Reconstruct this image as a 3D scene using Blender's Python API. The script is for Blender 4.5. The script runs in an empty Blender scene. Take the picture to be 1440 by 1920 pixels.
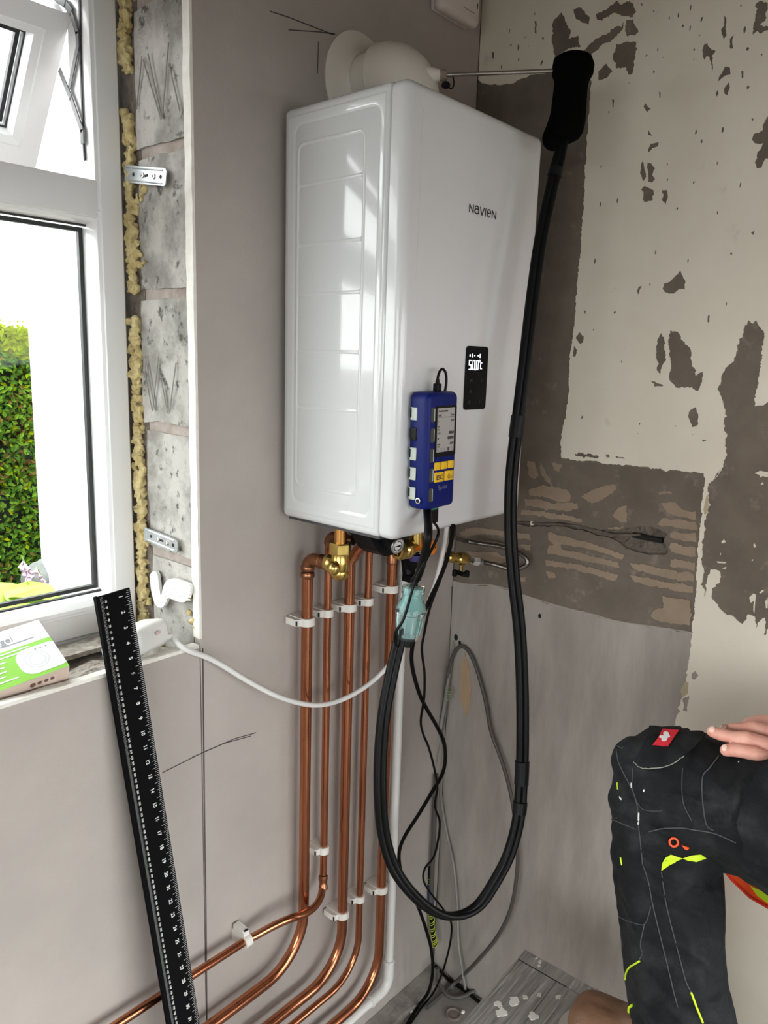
import bpy, bmesh, math, random
import numpy as np
from mathutils import Vector, Matrix, noise
from mathutils.bvhtree import BVHTree
from mathutils.geometry import delaunay_2d_cdt
random.seed(7)
S = bpy.context.scene
COL = S.collection

# ------------------------------------------------------------------ camera
F_PX, YAW, PITCH, ROLL = 1437.07, 0.7162, 0.1959, 0.0313
CAM = Vector((-1.4929, -1.0658, 1.6336))
_f = Vector((math.cos(YAW)*math.cos(PITCH), math.sin(YAW)*math.cos(PITCH), -math.sin(PITCH)))
_r0 = Vector((math.sin(YAW), -math.cos(YAW), 0)); _u0 = _r0.cross(_f)
_r = _r0*math.cos(ROLL) + _u0*math.sin(ROLL); _u = _u0*math.cos(ROLL) - _r0*math.sin(ROLL)
cd = bpy.data.cameras.new('camera'); cam = bpy.data.objects.new('camera', cd); COL.objects.link(cam)
cam.matrix_world = Matrix(((_r.x, _u.x, -_f.x, CAM.x), (_r.y, _u.y, -_f.y, CAM.y), (_r.z, _u.z, -_f.z, CAM.z), (0, 0, 0, 1)))
cd.sensor_fit = 'HORIZONTAL'; cd.sensor_width = 36; cd.lens = 36*F_PX/1440; cd.clip_start = .02
S.camera = cam
# ------------------------------------------------------------------ sky, light, exposure
SKY = 8.2
w = bpy.data.worlds.new('overcast'); S.world = w; w.use_nodes = True
w.node_tree.nodes['Background'].inputs[0].default_value = (.97, .985, 1, 1)
w.node_tree.nodes['Background'].inputs[1].default_value = SKY
def portal(name, loc, rot, sx, sy):
    l = bpy.data.lights.new(name, 'AREA'); l.shape = 'RECTANGLE'; l.size = sx; l.size_y = sy
    l.cycles.is_portal = True
    o = bpy.data.objects.new(name, l); o.location = loc; o.rotation_euler = rot; COL.objects.link(o)
portal('window_portal', (-1.6, .32, 1.68), (math.radians(-90), 0, 0), 1.75, 1.2)
portal('door_portal', (-.4, -2.72, 1.0), (math.radians(90), 0, 0), 3.6, 1.95)
portal('side_portal', (-3.28, -1.3, 1.38), (0, math.radians(-90), 0), 1.15, 1.8)
vs = S.view_settings
vs.view_transform = 'Standard'; vs.look = 'None'; vs.gamma = 1; vs.use_curve_mapping = False; vs.exposure = 0

# ------------------------------------------------------------------ points in the place
def ray(px, py): return _f + _r*((px-720)/F_PX) - _u*((py-960)/F_PX)
def onY(px, py, Y): d = ray(px, py); return CAM + d*((Y-CAM.y)/d.y)
def onX(px, py, X): d = ray(px, py); return CAM + d*((X-CAM.x)/d.x)
def onZ(px, py, Z): d = ray(px, py); return CAM + d*((Z-CAM.z)/d.z)
def at(px, py, d): return CAM + ray(px, py)*d

# ------------------------------------------------------------------ materials
MATS = {}
def mat(name, col, rough=.6, metal=0, col2=None, nscale=8, ncontrast=(.35, .65), bump=0, bscale=60, coat=0, trans=0, emit=None, estr=1,
        col3=None, n3=30, c3=(.55, .62), stretch=None, ior=1.45, spec=.5, sheen=0):
    if name in MATS: return MATS[name]
    m = bpy.data.materials.new(name); m.use_nodes = True; MATS[name] = m
    nt = m.node_tree; b = nt.nodes['Principled BSDF']
    b.inputs['Roughness'].default_value = rough; b.inputs['Metallic'].default_value = metal
    b.inputs['Coat Weight'].default_value = coat; b.inputs['Transmission Weight'].default_value = trans
    b.inputs['Coat Roughness'].default_value = .04; b.inputs['IOR'].default_value = ior
    b.inputs['Specular IOR Level'].default_value = spec; b.inputs['Sheen Weight'].default_value = sheen
    b.inputs['Base Color'].default_value = (*col, 1)
    if emit: b.inputs['Emission Color'].default_value = (*emit, 1); b.inputs['Emission Strength'].default_value = estr
    vec = None
    if col2 or bump or col3:
        tc = nt.nodes.new('ShaderNodeTexCoord'); oi = nt.nodes.new('ShaderNodeObjectInfo')
        add = nt.nodes.new('ShaderNodeVectorMath'); add.operation = 'ADD'
        sc = nt.nodes.new('ShaderNodeMath'); sc.operation = 'MULTIPLY'; sc.inputs[1].default_value = 17
        nt.links.new(oi.outputs['Random'], sc.inputs[0])
        nt.links.new(tc.outputs['Object'], add.inputs[0]); nt.links.new(sc.outputs[0], add.inputs[1])
        vec = add.outputs[0]
        if stretch:
            mp = nt.nodes.new('ShaderNodeMapping'); mp.inputs['Scale'].default_value = stretch
            nt.links.new(vec, mp.inputs[0]); vec = mp.outputs[0]
    def noise_ramp(scale, lo, hi, detail=6):
        n = nt.nodes.new('ShaderNodeTexNoise'); n.inputs['Scale'].default_value = scale; n.inputs['Detail'].default_value = detail
        n.inputs['Roughness'].default_value = .62
        nt.links.new(vec, n.inputs['Vector'])
        r = nt.nodes.new('ShaderNodeMapRange'); r.inputs[1].default_value = lo; r.inputs[2].default_value = hi
        nt.links.new(n.outputs[0], r.inputs[0]); return r.outputs[0]
    out = None
    if col2:
        mx = nt.nodes.new('ShaderNodeMix'); mx.data_type = 'RGBA'
        mx.inputs['A'].default_value = (*col, 1); mx.inputs['B'].default_value = (*col2, 1)
        nt.links.new(noise_ramp(nscale, *ncontrast), mx.inputs['Factor']); out = mx.outputs['Result']
    if col3:
        mx = nt.nodes.new('ShaderNodeMix'); mx.data_type = 'RGBA'
        mx.inputs['B'].default_value = (*col3, 1)
        if out: nt.links.new(out, mx.inputs['A'])
        else: mx.inputs['A'].default_value = (*col, 1)
        nt.links.new(noise_ramp(n3, *c3), mx.inputs['Factor']); out = mx.outputs['Result']
    if out: nt.links.new(out, b.inputs['Base Color'])
    if bump:
        n = nt.nodes.new('ShaderNodeTexNoise'); n.inputs['Scale'].default_value = bscale; n.inputs['Detail'].default_value = 8
        nt.links.new(vec, n.inputs['Vector'])
        bp = nt.nodes.new('ShaderNodeBump'); bp.inputs['Strength'].default_value = bump; bp.inputs['Distance'].default_value = .004
        nt.links.new(n.outputs[0], bp.inputs['Height']); nt.links.new(bp.outputs[0], b.inputs['Normal'])
    return m
def glass_mat(name, tint=(1, 1, 1), refl=.06):
    m = bpy.data.materials.new(name); m.use_nodes = True; nt = m.node_tree; nt.nodes.clear()
    o = nt.nodes.new('ShaderNodeOutputMaterial'); t = nt.nodes.new('ShaderNodeBsdfTransparent'); g = nt.nodes.new('ShaderNodeBsdfGlossy')
    t.inputs[0].default_value = (*tint, 1); g.inputs['Roughness'].default_value = .02
    x = nt.nodes.new('ShaderNodeMixShader'); x.inputs[0].default_value = refl
    nt.links.new(t.outputs[0], x.inputs[1]); nt.links.new(g.outputs[0], x.inputs[2]); nt.links.new(x.outputs[0], o.inputs[0])
    MATS[name] = m; return m

M = dict(
    board=mat('plasterboard_paper', (.43, .385, .35), .85, col2=(.385, .345, .315), nscale=5, bump=.08, bscale=180),
    board_core=mat('gypsum_core', (.82, .80, .75), .9, col2=(.72, .69, .62), nscale=40),
    plaster=mat('rough_old_plaster', (.20, .168, .135), .92, col2=(.15, .126, .10), nscale=9, bump=.35, bscale=70, col3=(.28, .24, .20), n3=26, c3=(.6, .75)),
    skim=mat('grey_skim_plaster', (.42, .385, .35), .9, col2=(.33, .30, .27), nscale=6, bump=.15, bscale=90, stretch=(1, 3, .7)),
    paint=mat('old_off_white_paint', (.84, .79, .67), .7, col2=(.79, .735, .61), nscale=5, bump=.1, bscale=60, col3=(.64, .59, .50), n3=14, c3=(.66, .8)),
    adhesive=mat('tile_adhesive', (.36, .275, .20), .9, col2=(.30, .23, .165), nscale=14, bump=.3, bscale=90),
    mortar_dark=mat('broken_mortar', (.105, .083, .064), .95, col2=(.19, .16, .135), nscale=40, bump=.8, bscale=70),
    block=mat('concrete_block', (.44, .42, .385), .95, col2=(.24, .228, .205), nscale=13, ncontrast=(.42, .62), bump=.6, bscale=110, col3=(.10, .095, .085), n3=38, c3=(.58, .66)),
    mortar=mat('pink_mortar', (.40, .345, .31), .95, col2=(.27, .225, .19), nscale=24, bump=.6, bscale=90),
    foam=mat('expanding_foam', (.62, .52, .27), .8, col2=(.45, .34, .14), nscale=22, bump=.7, bscale=60, col3=(.12, .08, .04), n3=34, c3=(.6, .68)),
    upvc=mat('white_upvc', (.80, .80, .80), .25, coat=.3),
    gasket=mat('black_gasket', (.02, .02, .022), .5),
    steel=mat('galvanised_steel', (.62, .66, .68), .32, 1, col2=(.5, .54, .56), nscale=40),
    inox=mat('stainless_steel', (.55, .52, .48), .22, 1),
    braid=mat('braided_steel', (.30, .28, .255), .35, 1, col2=(.14, .13, .12), nscale=420, ncontrast=(.45, .55)),
    copper=mat('copper', (.62, .245, .13), .22, 1, col2=(.44, .165, .085), nscale=14, col3=(.24, .10, .06), n3=22, c3=(.6, .72), stretch=(1, 1, .35)),
    copper_dull=mat('heat_stained_copper', (.42, .18, .09), .35, 1, col2=(.26, .12, .07), nscale=30),
    brass=mat('brass', (.72, .52, .17), .25, 1, col2=(.55, .37, .10), nscale=30),
    white_gloss=mat('white_enamel', (.66, .67, .67), .12, coat=.4),
    white_front=mat('white_satin_enamel', (.64, .645, .645), .2, coat=.25),
    dark_under=mat('boiler_underside', (.05, .05, .05), .6),
    cream=mat('cream_flue_plastic', (.74, .69, .61), .35),
    white_plastic=mat('white_plastic', (.70, .69, .665), .35),
    alarm_white=mat('alarm_white_plastic', (.72, .66, .62), .4),
    clip=mat('pipe_clip_plastic', (.74, .71, .66), .45),
    black=mat('black_rubber', (.004, .004, .004), .38, spec=.15),
    black_plastic=mat('black_plastic', (.006, .006, .007), .45, spec=.2),
    black_matt=mat('black_matt_handle', (.002, .002, .002), .8, spec=.04),
    glass_black=mat('black_display_glass', (.003, .003, .0035), .25, spec=.12),
    grey_cable=mat('grey_cable', (.085, .078, .072), .45),
    grey_flat=mat('light_grey_cable', (.30, .29, .27), .55, col2=(.22, .21, .2), nscale=20),
    blue=mat('blue_rubber', (.002, .009, .115), .45, spec=.22, bump=.05, bscale=300),
    blue_tape=mat('blue_tape', (.01, .05, .15), .5),
    yellow=mat('yellow_key', (.78, .48, .02), .45),
    lcd=mat('lcd_screen', (.36, .35, .33), .3),
    lcd_ink=mat('lcd_ink', (.05, .05, .05), .5),
    panel_pale=mat('pale_grey_panel', (.50, .55, .50), .4),
    led=mat('led_white', (.9, .92, 1), .5, emit=(.85, .9, 1), estr=1.6),
    faint=mat('faint_icon_print', (.035, .033, .032), .5),
    logo=mat('charcoal_print', (.03, .03, .032), .4),
    teal=mat('teal_clear_plastic', (.72, .94, .93), .06, trans=.97, ior=1.3),
    teal_solid=mat('teal_translucent_plastic', (.55, .82, .80), .15, trans=.6, ior=1.3),
    red_knob=mat('orange_tag', (.75, .22, .02), .5),
    ruler=mat('black_anodised', (.005, .005, .0055), .75, spec=.04),
    print_white=mat('white_print', (.70, .70, .68), .6),
    print_grey=mat('grey_print', (.3, .3, .32), .6),
    pencil=mat('pencil_line', (.07, .06, .055), .8),
    carton_white=mat('white_carton', (.66, .66, .66), .4),
    carton_green=mat('green_carton_print', (.22, .52, .04), .4),
    carton_buff=mat('buff_carton', (.60, .48, .40), .6),
    floor=mat('cement_floor', (.30, .275, .25), .9, col2=(.22, .20, .185), nscale=6, bump=.25, bscale=60, col3=(.42, .39, .36), n3=16, c3=(.62, .74)),
    rubble=mat('rubble', (.46, .43, .38), .95, col2=(.22, .18, .15), nscale=60, bump=1, bscale=160),
    alu=mat('worn_aluminium', (.50, .48, .46), .5, .45, col2=(.30, .285, .27), nscale=20, stretch=(.5, 6, 6), bump=.25, bscale=60, col3=(.70, .69, .67), n3=13, c3=(.60, .68)),
    slot=mat('dark_slot', (.01, .01, .01), .8),
    denim=mat('black_work_fabric', (.0075, .0082, .009), .68, col2=(.014, .015, .0162), nscale=9, bump=.35, bscale=420, spec=.14, sheen=.02, col3=(.050, .053, .053), n3=9, c3=(.52, .85)),  # pale grey noise is dust, raised to paint in soft highlights
    piping=mat('grey_seam', (.06, .063, .065), .8),
    hivis=mat('lime_hivis', (.60, .85, .02), .55),
    vest=mat('orange_hivis', (1.0, .10, .015), .6),
    orange=mat('orange_loop', (.95, .10, .03), .5),
    red=mat('red_patch', (.58, .02, .035), .6),
    skin=mat('skin', (.76, .41, .32), .45, col2=(.66, .29, .22), nscale=28, ncontrast=(.45, .7), bump=.12, bscale=260),
    nail=mat('fingernail', (.84, .58, .50), .25),
    hair=mat('dark_hair', (.04, .025, .015), .7, bump=.6, bscale=200),
    boot=mat('brown_leather', (.26, .135, .075), .55, col2=(.17, .09, .05), nscale=18, bump=.3, bscale=90, col3=(.45, .38, .33), n3=22, c3=(.62, .72)),
    sole=mat('boot_sole', (.5, .47, .43), .7),
    leaf=mat('privet_leaf', (.12, .235, .022),   .8, spec=.04),
    leaf2=mat('privet_leaf_dark', (.05, .125, .016),   .8, spec=.04),
    leaf3=mat('privet_leaf_young', (.20, .25, .004), 1.0, spec=0),
    leafb=mat('brown_leaf', (.15, .10, .03), .9, spec=0),
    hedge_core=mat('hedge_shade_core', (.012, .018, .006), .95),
    hosta=mat('hosta_leaf', (.36, .62, .04), .4, col2=(.26, .52, .06), nscale=9),
    petal=mat('lilac_petal', (.62, .48, .58), .6),
    stem=mat('green_stem', (.25, .36, .10), .6),
    rock=mat('garden_rock', (.20, .21, .20), .9, col2=(.32, .34, .33), nscale=8, bump=.5, bscale=20),
    soil=mat('soil', (.07, .05, .035), .95, col2=(.04, .03, .02), nscale=20, bump=.6, bscale=40),
    paving=mat('paving', (.06, .056, .05), .9, col2=(.05, .047, .042), nscale=5),
    render=mat('white_render', (.86, .86, .85), .85, bump=.1, bscale=80),
    tile=mat('roof_tile', (.48, .46, .44), .8, col2=(.38, .36, .35), nscale=6),
    ceil=mat('bare_ceiling', (.26, .235, .20), .9),
    room=mat('room_plaster', (.36, .32, .27), .9),
    timber=mat('timber_offcut', (.52, .38, .25), .8, col2=(.40, .28, .17), nscale=20, stretch=(1, 1, .2), bump=.5, bscale=80),
)
M['glass'] = glass_mat('window_glass', (.98, .99, .985), .004)

# ------------------------------------------------------------------ mesh builder
WL = {}                                     # world position of every empty
def thing(name, label, cat, loc=(0, 0, 0), group=None):
    o = bpy.data.objects.new(name, None); COL.objects.link(o); o.location = loc; o.empty_display_size = .03
    o['label'] = label; o['category'] = cat
    if group: o['group'] = group
    WL[o] = Vector(loc); return o
def tag(o, label, cat, group=None):
    o['label'] = label; o['category'] = cat
    if group: o['group'] = group
    return o
def struct(o): o['kind'] = 'structure'; return o
def frame_of(d):
    d = d.normalized(); a = Vector((0, 0, 1)) if abs(d.z) < .9 else Vector((1, 0, 0))
    s = d.cross(a).normalized(); return s, d.cross(s)
class MB:
    def __init__(s): s.v = []; s.f = []
    def add(s, vs, fs):
        n = len(s.v); s.v += [Vector(v) for v in vs]; s.f += [tuple(i+n for i in f) for f in fs]; return s
    def bm(s, b):
        b.verts.index_update(); s.add([v.co.copy() for v in b.verts], [[v.index for v in f.verts] for f in b.faces]); b.free(); return s
    def box(s, c, size, bev=0, seg=2, mtx=None):
        b = bmesh.new(); bmesh.ops.create_cube(b, size=1)
        bmesh.ops.scale(b, vec=Vector(size), verts=b.verts)
        if bev: bmesh.ops.bevel(b, geom=b.edges[:], offset=bev, segments=seg, affect='EDGES', profile=.5)
        if mtx: bmesh.ops.transform(b, matrix=mtx, verts=b.verts)
        bmesh.ops.translate(b, vec=Vector(c), verts=b.verts); return s.bm(b)
    def lohi(s, lo, hi, bev=0, seg=2):
        lo, hi = Vector(lo), Vector(hi); return s.box((lo+hi)/2, hi-lo, bev, seg)
    def tube(s, pts, r, seg=14, caps=True):
        pts = [Vector(p) for p in pts]; n = len(pts)
        rr = r if isinstance(r, (list, tuple)) else [r]*n
        rings = []; t0 = (pts[1]-pts[0]).normalized(); nrm = frame_of(t0)[0]
        for i in range(n):
            t = (pts[min(i+1, n-1)]-pts[max(i-1, 0)]).normalized()
            nrm = (nrm - t*nrm.dot(t)); nrm = nrm.normalized() if nrm.length > 1e-6 else frame_of(t)[0]
            bn = t.cross(nrm)
            rings.append([pts[i]+(nrm*math.cos(a)+bn*math.sin(a))*rr[i] for a in (2*math.pi*k/seg for k in range(seg))])
        vs = [p for g in rings for p in g]; fs = []
        for i in range(n-1):
            for k in range(seg): fs.append((i*seg+k, i*seg+(k+1) % seg, (i+1)*seg+(k+1) % seg, (i+1)*seg+k))
        if caps: fs += [tuple(range(seg))[::-1], tuple((n-1)*seg+k for k in range(seg))]
        return s.add(vs, fs)
    def cyl(s, a, b, r, r2=None, seg=18): return s.tube([a, b], [r, r if r2 is None else r2], seg)
    def lathe(s, o, ax, prof, seg=28):              # prof: (distance along axis, radius)
        o = Vector(o); ax = Vector(ax).normalized(); u, v = frame_of(ax); vs = []; fs = []
        for (h, r) in prof:
            vs += [o+ax*h+(u*math.cos(a)+v*math.sin(a))*max(r, 1e-5) for a in (2*math.pi*k/seg for k in range(seg))]
        for i in range(len(prof)-1):
            for k in range(seg): fs.append((i*seg+k, i*seg+(k+1) % seg, (i+1)*seg+(k+1) % seg, (i+1)*seg+k))
        return s.add(vs, fs)
    def ngon_prism(s, poly, nrm, t):                # closed 3-D polygon, thickness along nrm
        nrm = Vector(nrm).normalized()*t; n = len(poly); poly = [Vector(p) for p in poly]
        vs = poly+[p+nrm for p in poly]
        return s.add(vs, [tuple(range(n))[::-1], tuple(range(n, 2*n))]+[(i, (i+1) % n, n+(i+1) % n, n+i) for i in range(n)])
    def sphere(s, c, r, u=16, v=10):
        b = bmesh.new(); bmesh.ops.create_uvsphere(b, u_segments=u, v_segments=v, radius=1)
        rv = Vector((r, r, r)) if not hasattr(r, '__len__') else Vector(r)
        bmesh.ops.scale(b, vec=rv, verts=b.verts); bmesh.ops.translate(b, vec=Vector(c), verts=b.verts); return s.bm(b)
    def build(s, name, m, parent=None, smooth=38):
        return from_data(name, s.v, s.f, m, parent, smooth)
def from_data(name, vs, fs, m, parent=None, smooth=38):
    me = bpy.data.meshes.new(name)
    vs = [Vector(v) for v in vs]
    if parent is None:
        lo = Vector([min(v[i] for v in vs) for i in range(3)]); hi = Vector([max(v[i] for v in vs) for i in range(3)])
        org = Vector(((lo.x+hi.x)/2, (lo.y+hi.y)/2, lo.z))
    else: org = WL[parent]
    me.from_pydata([tuple(v-org) for v in vs], [], fs); me.validate(); me.update()
    return link(name, me, m, parent, org, smooth)
def link(name, me, m, parent, org, smooth=38):
    b = bmesh.new(); b.from_mesh(me); bmesh.ops.recalc_face_normals(b, faces=b.faces[:]); b.to_mesh(me); b.free()
    if smooth:
        me.shade_smooth(); me.set_sharp_from_angle(angle=math.radians(smooth))
    o = bpy.data.objects.new(name, me); COL.objects.link(o)
    if isinstance(m, (list, tuple)):
        for q in m: me.materials.append(q)
    else: me.materials.append(m)
    if parent is None: o.location = org
    else: o.parent = parent
    WL[o] = Vector(org); return o
def text(body, size, pos, xdir, up, m, name, parent, align='CENTER', ext=.0002, bold=0):
    c = bpy.data.curves.new('t', 'FONT'); c.body = body; c.size = size; c.align_x = align; c.align_y = 'CENTER'; c.extrude = ext; c.offset = bold
    t = bpy.data.objects.new('t', c); COL.objects.link(t)
    me = bpy.data.meshes.new_from_object(t.evaluated_get(bpy.context.evaluated_depsgraph_get()))
    bpy.data.objects.remove(t); bpy.data.curves.remove(c)
    x = Vector(xdir).normalized(); u = Vector(up); u = (u-x*u.dot(x)).normalized(); n = x.cross(u)
    vs = [Vector(pos)+x*v.co.x+u*v.co.y+n*v.co.z for v in me.vertices]; fs = [tuple(p.vertices) for p in me.polygons]
    bpy.data.meshes.remove(me)
    if name is None: return vs, fs
    return from_data(name, vs, fs, m, parent, 0)
def smooth_path(pts, n=8):                           # Catmull-Rom
    pts = [Vector(p) for p in pts]; out = []
    for i in range(len(pts)-1):
        a, b, c, d = pts[max(i-1, 0)], pts[i], pts[i+1], pts[min(i+2, len(pts)-1)]
        for k in range(n):
            t = k/n; out.append(.5*((2*b)+(c-a)*t+(2*a-5*b+4*c-d)*t*t+(3*b-a-3*c+d)*t**3))
    return out+[pts[-1]]
def rough(poly, step=.004, amp=.0012, seed=0, closed=True):       # ragged outline, 2-D
    rnd = random.Random(seed); out = []
    n = len(poly)
    for i in range(n if closed else n-1):
        a = Vector(poly[i]); b = Vector(poly[(i+1) % n]); d = b-a; L = d.length; k = max(1, int(L/step))
        nn = Vector((-d.y, d.x))/max(L, 1e-9); w = 0
        for j in range(k):
            w = w*.72+rnd.uniform(-1, 1)*amp*.7; e = min(1, j/3, (k-j)/3)
            if rnd.random() < .06: w += rnd.choice((-1, 1))*amp*1.3
            out.append(tuple(a+d*((j+(rnd.uniform(-.3, .3) if j else 0))/k)+nn*(w+rnd.uniform(-.4, .4)*amp)*e))
    return out if closed else out+[tuple(poly[-1])]
def inside(p, poly):
    c = False; n = len(poly)
    for i in range(n):
        a, b2 = poly[i], poly[(i+1) % n]
        if (a[1] > p[1]) != (b2[1] > p[1]) and p[0] < (b2[0]-a[0])*(p[1]-a[1])/(b2[1]-a[1])+a[0]: c = not c
    return c
def inside_many(C, poly):
    c = np.zeros(len(C), bool); P = np.array([(q[0], q[1]) for q in poly]); lo, hi = P.min(0), P.max(0)
    sel = np.nonzero((C[:, 0] >= lo[0]) & (C[:, 0] <= hi[0]) & (C[:, 1] >= lo[1]) & (C[:, 1] <= hi[1]))[0]
    if not len(sel): return c
    x, y = C[sel, 0], C[sel, 1]; k = np.zeros(len(sel), bool)
    for a, b in zip(P, np.roll(P, -1, 0)):
        if a[1] == b[1]: continue
        m = ((a[1] > y) != (b[1] > y)) & (x < (b[0]-a[0])*(y-a[1])/(b[1]-a[1])+a[0]); k ^= m
    c[sel] = k; return c
def sheet(name, outer, holes, thick, place, m, parent):   # flat layer with holes; place(u, v, w) -> world, w in 0..thick
    P = []; E = []
    for poly in [outer]+holes:
        n0 = len(P); n = len(poly); P += [Vector((q[0], q[1])) for q in poly]; E += [(n0+i, n0+(i+1) % n) for i in range(n)]
    r = delaunay_2d_cdt(P, E, [], 0, 1e-7); V2, F0 = r[0], r[2]; k = len(V2); Fa = []
    VA = np.array([(v.x, v.y) for v in V2]); FA = np.array([f[:3] for f in F0]); CC = VA[FA].mean(1)
    keep = inside_many(CC, outer)
    for h in holes: keep &= ~inside_many(CC, h)
    Fa = [F0[i] for i in np.nonzero(keep)[0]]
    vs = [place(v.x, v.y, thick) for v in V2]+[place(v.x, v.y, 0) for v in V2]; cnt = {}
    fs = [tuple(f) for f in Fa]+[tuple(i+k for i in reversed(f)) for f in Fa]
    for f in Fa:
        for i in range(len(f)):
            e = tuple(sorted((f[i], f[(i+1) % len(f)]))); cnt[e] = cnt.get(e, 0)+1
    fs += [(a, b, b+k, a+k) for (a, b), c in cnt.items() if c == 1]
    return from_data(name, vs, fs, m, parent, 25)
def sweep(chain, mb, dens=.28):                        # chain of (centre, radius); overlapping balls, merged later
    for (a, ra), (b, rb) in zip(chain, chain[1:]):
        a, b = Vector(a), Vector(b); L = (b-a).length; n = max(1, int(L/(min(ra, rb)*dens)))
        for k in range(n+1):
            t = k/n; mb.append((a.lerp(b, t), ra+(rb-ra)*t))
_ico = bmesh.new(); bmesh.ops.create_icosphere(_ico, subdivisions=2, radius=1); _ico.verts.index_update()
ICV = np.array([v.co[:] for v in _ico.verts]); ICF = np.array([[v.index for v in f.verts] for f in _ico.faces]); _ico.free()
def fuse(balls, voxel, it, extra=None):                # one continuous skin over all balls
    n = len(ICV)
    V = np.concatenate([ICV*r+np.array(c[:]) for c, r in balls]); Fq = np.concatenate([ICF+n*i for i in range(len(balls))])
    me = bpy.data.meshes.new('tmp'); me.from_pydata(V.tolist(), [], Fq.tolist())
    o = bpy.data.objects.new('tmp', me); COL.objects.link(o)
    m = o.modifiers.new('r', 'REMESH'); m.mode = 'VOXEL'; m.voxel_size = voxel
    s = o.modifiers.new('s', 'SMOOTH'); s.factor = .5; s.iterations = it
    r = bpy.data.meshes.new_from_object(o.evaluated_get(bpy.context.evaluated_depsgraph_get()))
    vs = [v.co.copy() for v in r.vertices]; fs = [tuple(p.vertices) for p in r.polygons]
    bpy.data.objects.remove(o); bpy.data.meshes.remove(me); bpy.data.meshes.remove(r); return vs, fs

# ================================================================== THE ROOM
XB = -.744                                             # edge of the tall plasterboard, window side
SILL = 1.135
# ---- floor, ceiling, far walls
fl = struct(MB().lohi((-3.2, -2.7, -.1), (1.8, .30, 0)).build('floor', M['floor'], None, 0))
struct(MB().lohi((-3.2, -2.7, 2.5), (1.8, .30, 2.6)).build('ceiling', M['ceil'], None, 0))
ws = MB().lohi((-3.3, -2.7, 0), (-3.2, -2.2, 2.5)).lohi((-3.3, -.4, 0), (-3.2, .30, 2.5)).lohi((-3.3, -2.2, 0), (-3.2, -.4, .8)).lohi((-3.3, -2.2, 1.96), (-3.2, -.4, 2.5))
struct(ws.build('wall_side', M['room'], None, 0))
w2 = MB()  # unseen side window, added to brighten the right wall
for y in (-2.17, -1.3, -.43): w2.lohi((-3.28, y-.03, .8), (-3.22, y+.03, 1.96))
for z in (.83, 1.93): w2.lohi((-3.28, -2.2, z-.03), (-3.22, -.4, z+.03))
w2 = struct(w2.build('added_side_window', M['upvc']))
for y0, y1 in ((-2.14, -1.33), (-1.27, -.46)): MB().lohi((-3.253, y0, .86), (-3.247, y1, 1.90)).build('glass_pane', M['glass'], w2)
struct(MB().lohi((1.8, -2.7, 0), (1.9, .30, 2.5)).build('wall_far', M['room'], None, 0))
struct(MB().lohi((.13, -.1, 0), (1.8, .0, 2.5)).build('wall_front', M['room'], None, 0))
wb = MB().lohi((-3.2, -2.8, 0), (-2.2, -2.7, 2.5)).lohi((1.4, -2.8, 0), (1.8, -2.7, 2.5)).lohi((-2.2, -2.8, 1.96), (1.4, -2.7, 2.5))
struct(wb.build('wall_back', M['room'], None, 0))
d1 = MB(); XD = (-2.17, -.985, .2, 1.37)
for x in XD: d1.lohi((x-.03, -2.78, 0), (x+.03, -2.72, 1.96))
for z in (.04, 1.92): d1.lohi((-2.2, -2.78, z-.04), (1.4, -2.72, z+.04))
d1 = struct(d1.build('door_1', M['upvc']))
for x0, x1 in zip(XD, XD[1:]): MB().lohi((x0+.03, -2.752, .08), (x1-.03, -2.746, 1.88)).build('glass_pane', M['glass'], d1)

# ---- left wall: masonry with the window opening, then plasterboard
wl = MB().lohi((XB+.012, .018, 0), (.13, .30, 2.5)).lohi((-3.2, .018, 0), (XB+.012, .30, 1.10))
wl.lohi((-2.5, .018, 2.26), (XB+.012, .30, 2.5)).lohi((-3.2, .018, 1.10), (-2.5, .30, 2.5))
wl = struct(wl.build('wall_left', M['mortar_dark'], None, 0))
MB().lohi((XB, .0006, .004), (-.0015, .0175, 2.498)).build('plasterboard', M['board'], wl, 0)
MB().lohi((-3.19, .0006, .004), (XB-.0022, .0175, SILL)).build('plasterboard', M['board'], wl, 0)
MB().lohi((-3.19, .0006, SILL+.002), (-2.51, .0175, 2.498)).build('plasterboard', M['board'], wl, 0)
# raw white gypsum edges of the boards
def ragged_strip(a, b, y0, y1, seed, vert):
    rnd = random.Random(seed); vs = []; fs = []; n = 60
    for i in range(n+1):
        t = a+(b-a)*i/n; e = rnd.uniform(-.0012, .0012); f = rnd.uniform(0, .0012)
        if vert: vs += [(XB-.0016-f, y0-.0004, t), (XB-.0016-f, y1+e, t), (XB+.003, y1+e, t), (XB+.003, y0-.0004+abs(e)*.1, t)]
        else: vs += [(t, y0-.0004, SILL+.0016+f), (t, y1+e, SILL+.0016+f), (t, y1+e, SILL-.004), (t, y0-.0004, SILL-.004)]
    for i in range(n):
        for k in range(4): fs.append((4*i+k, 4*i+(k+1) % 4, 4*i+4+(k+1) % 4, 4*i+4+k))
    return from_data('board_edge', vs, fs, M['board_core'], wl, 0)
ragged_strip(SILL+.012, 2.49, .0006, .0185, 3, True)
ragged_strip(-2.5, XB-.004, .0006, .0165, 4, False)
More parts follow.
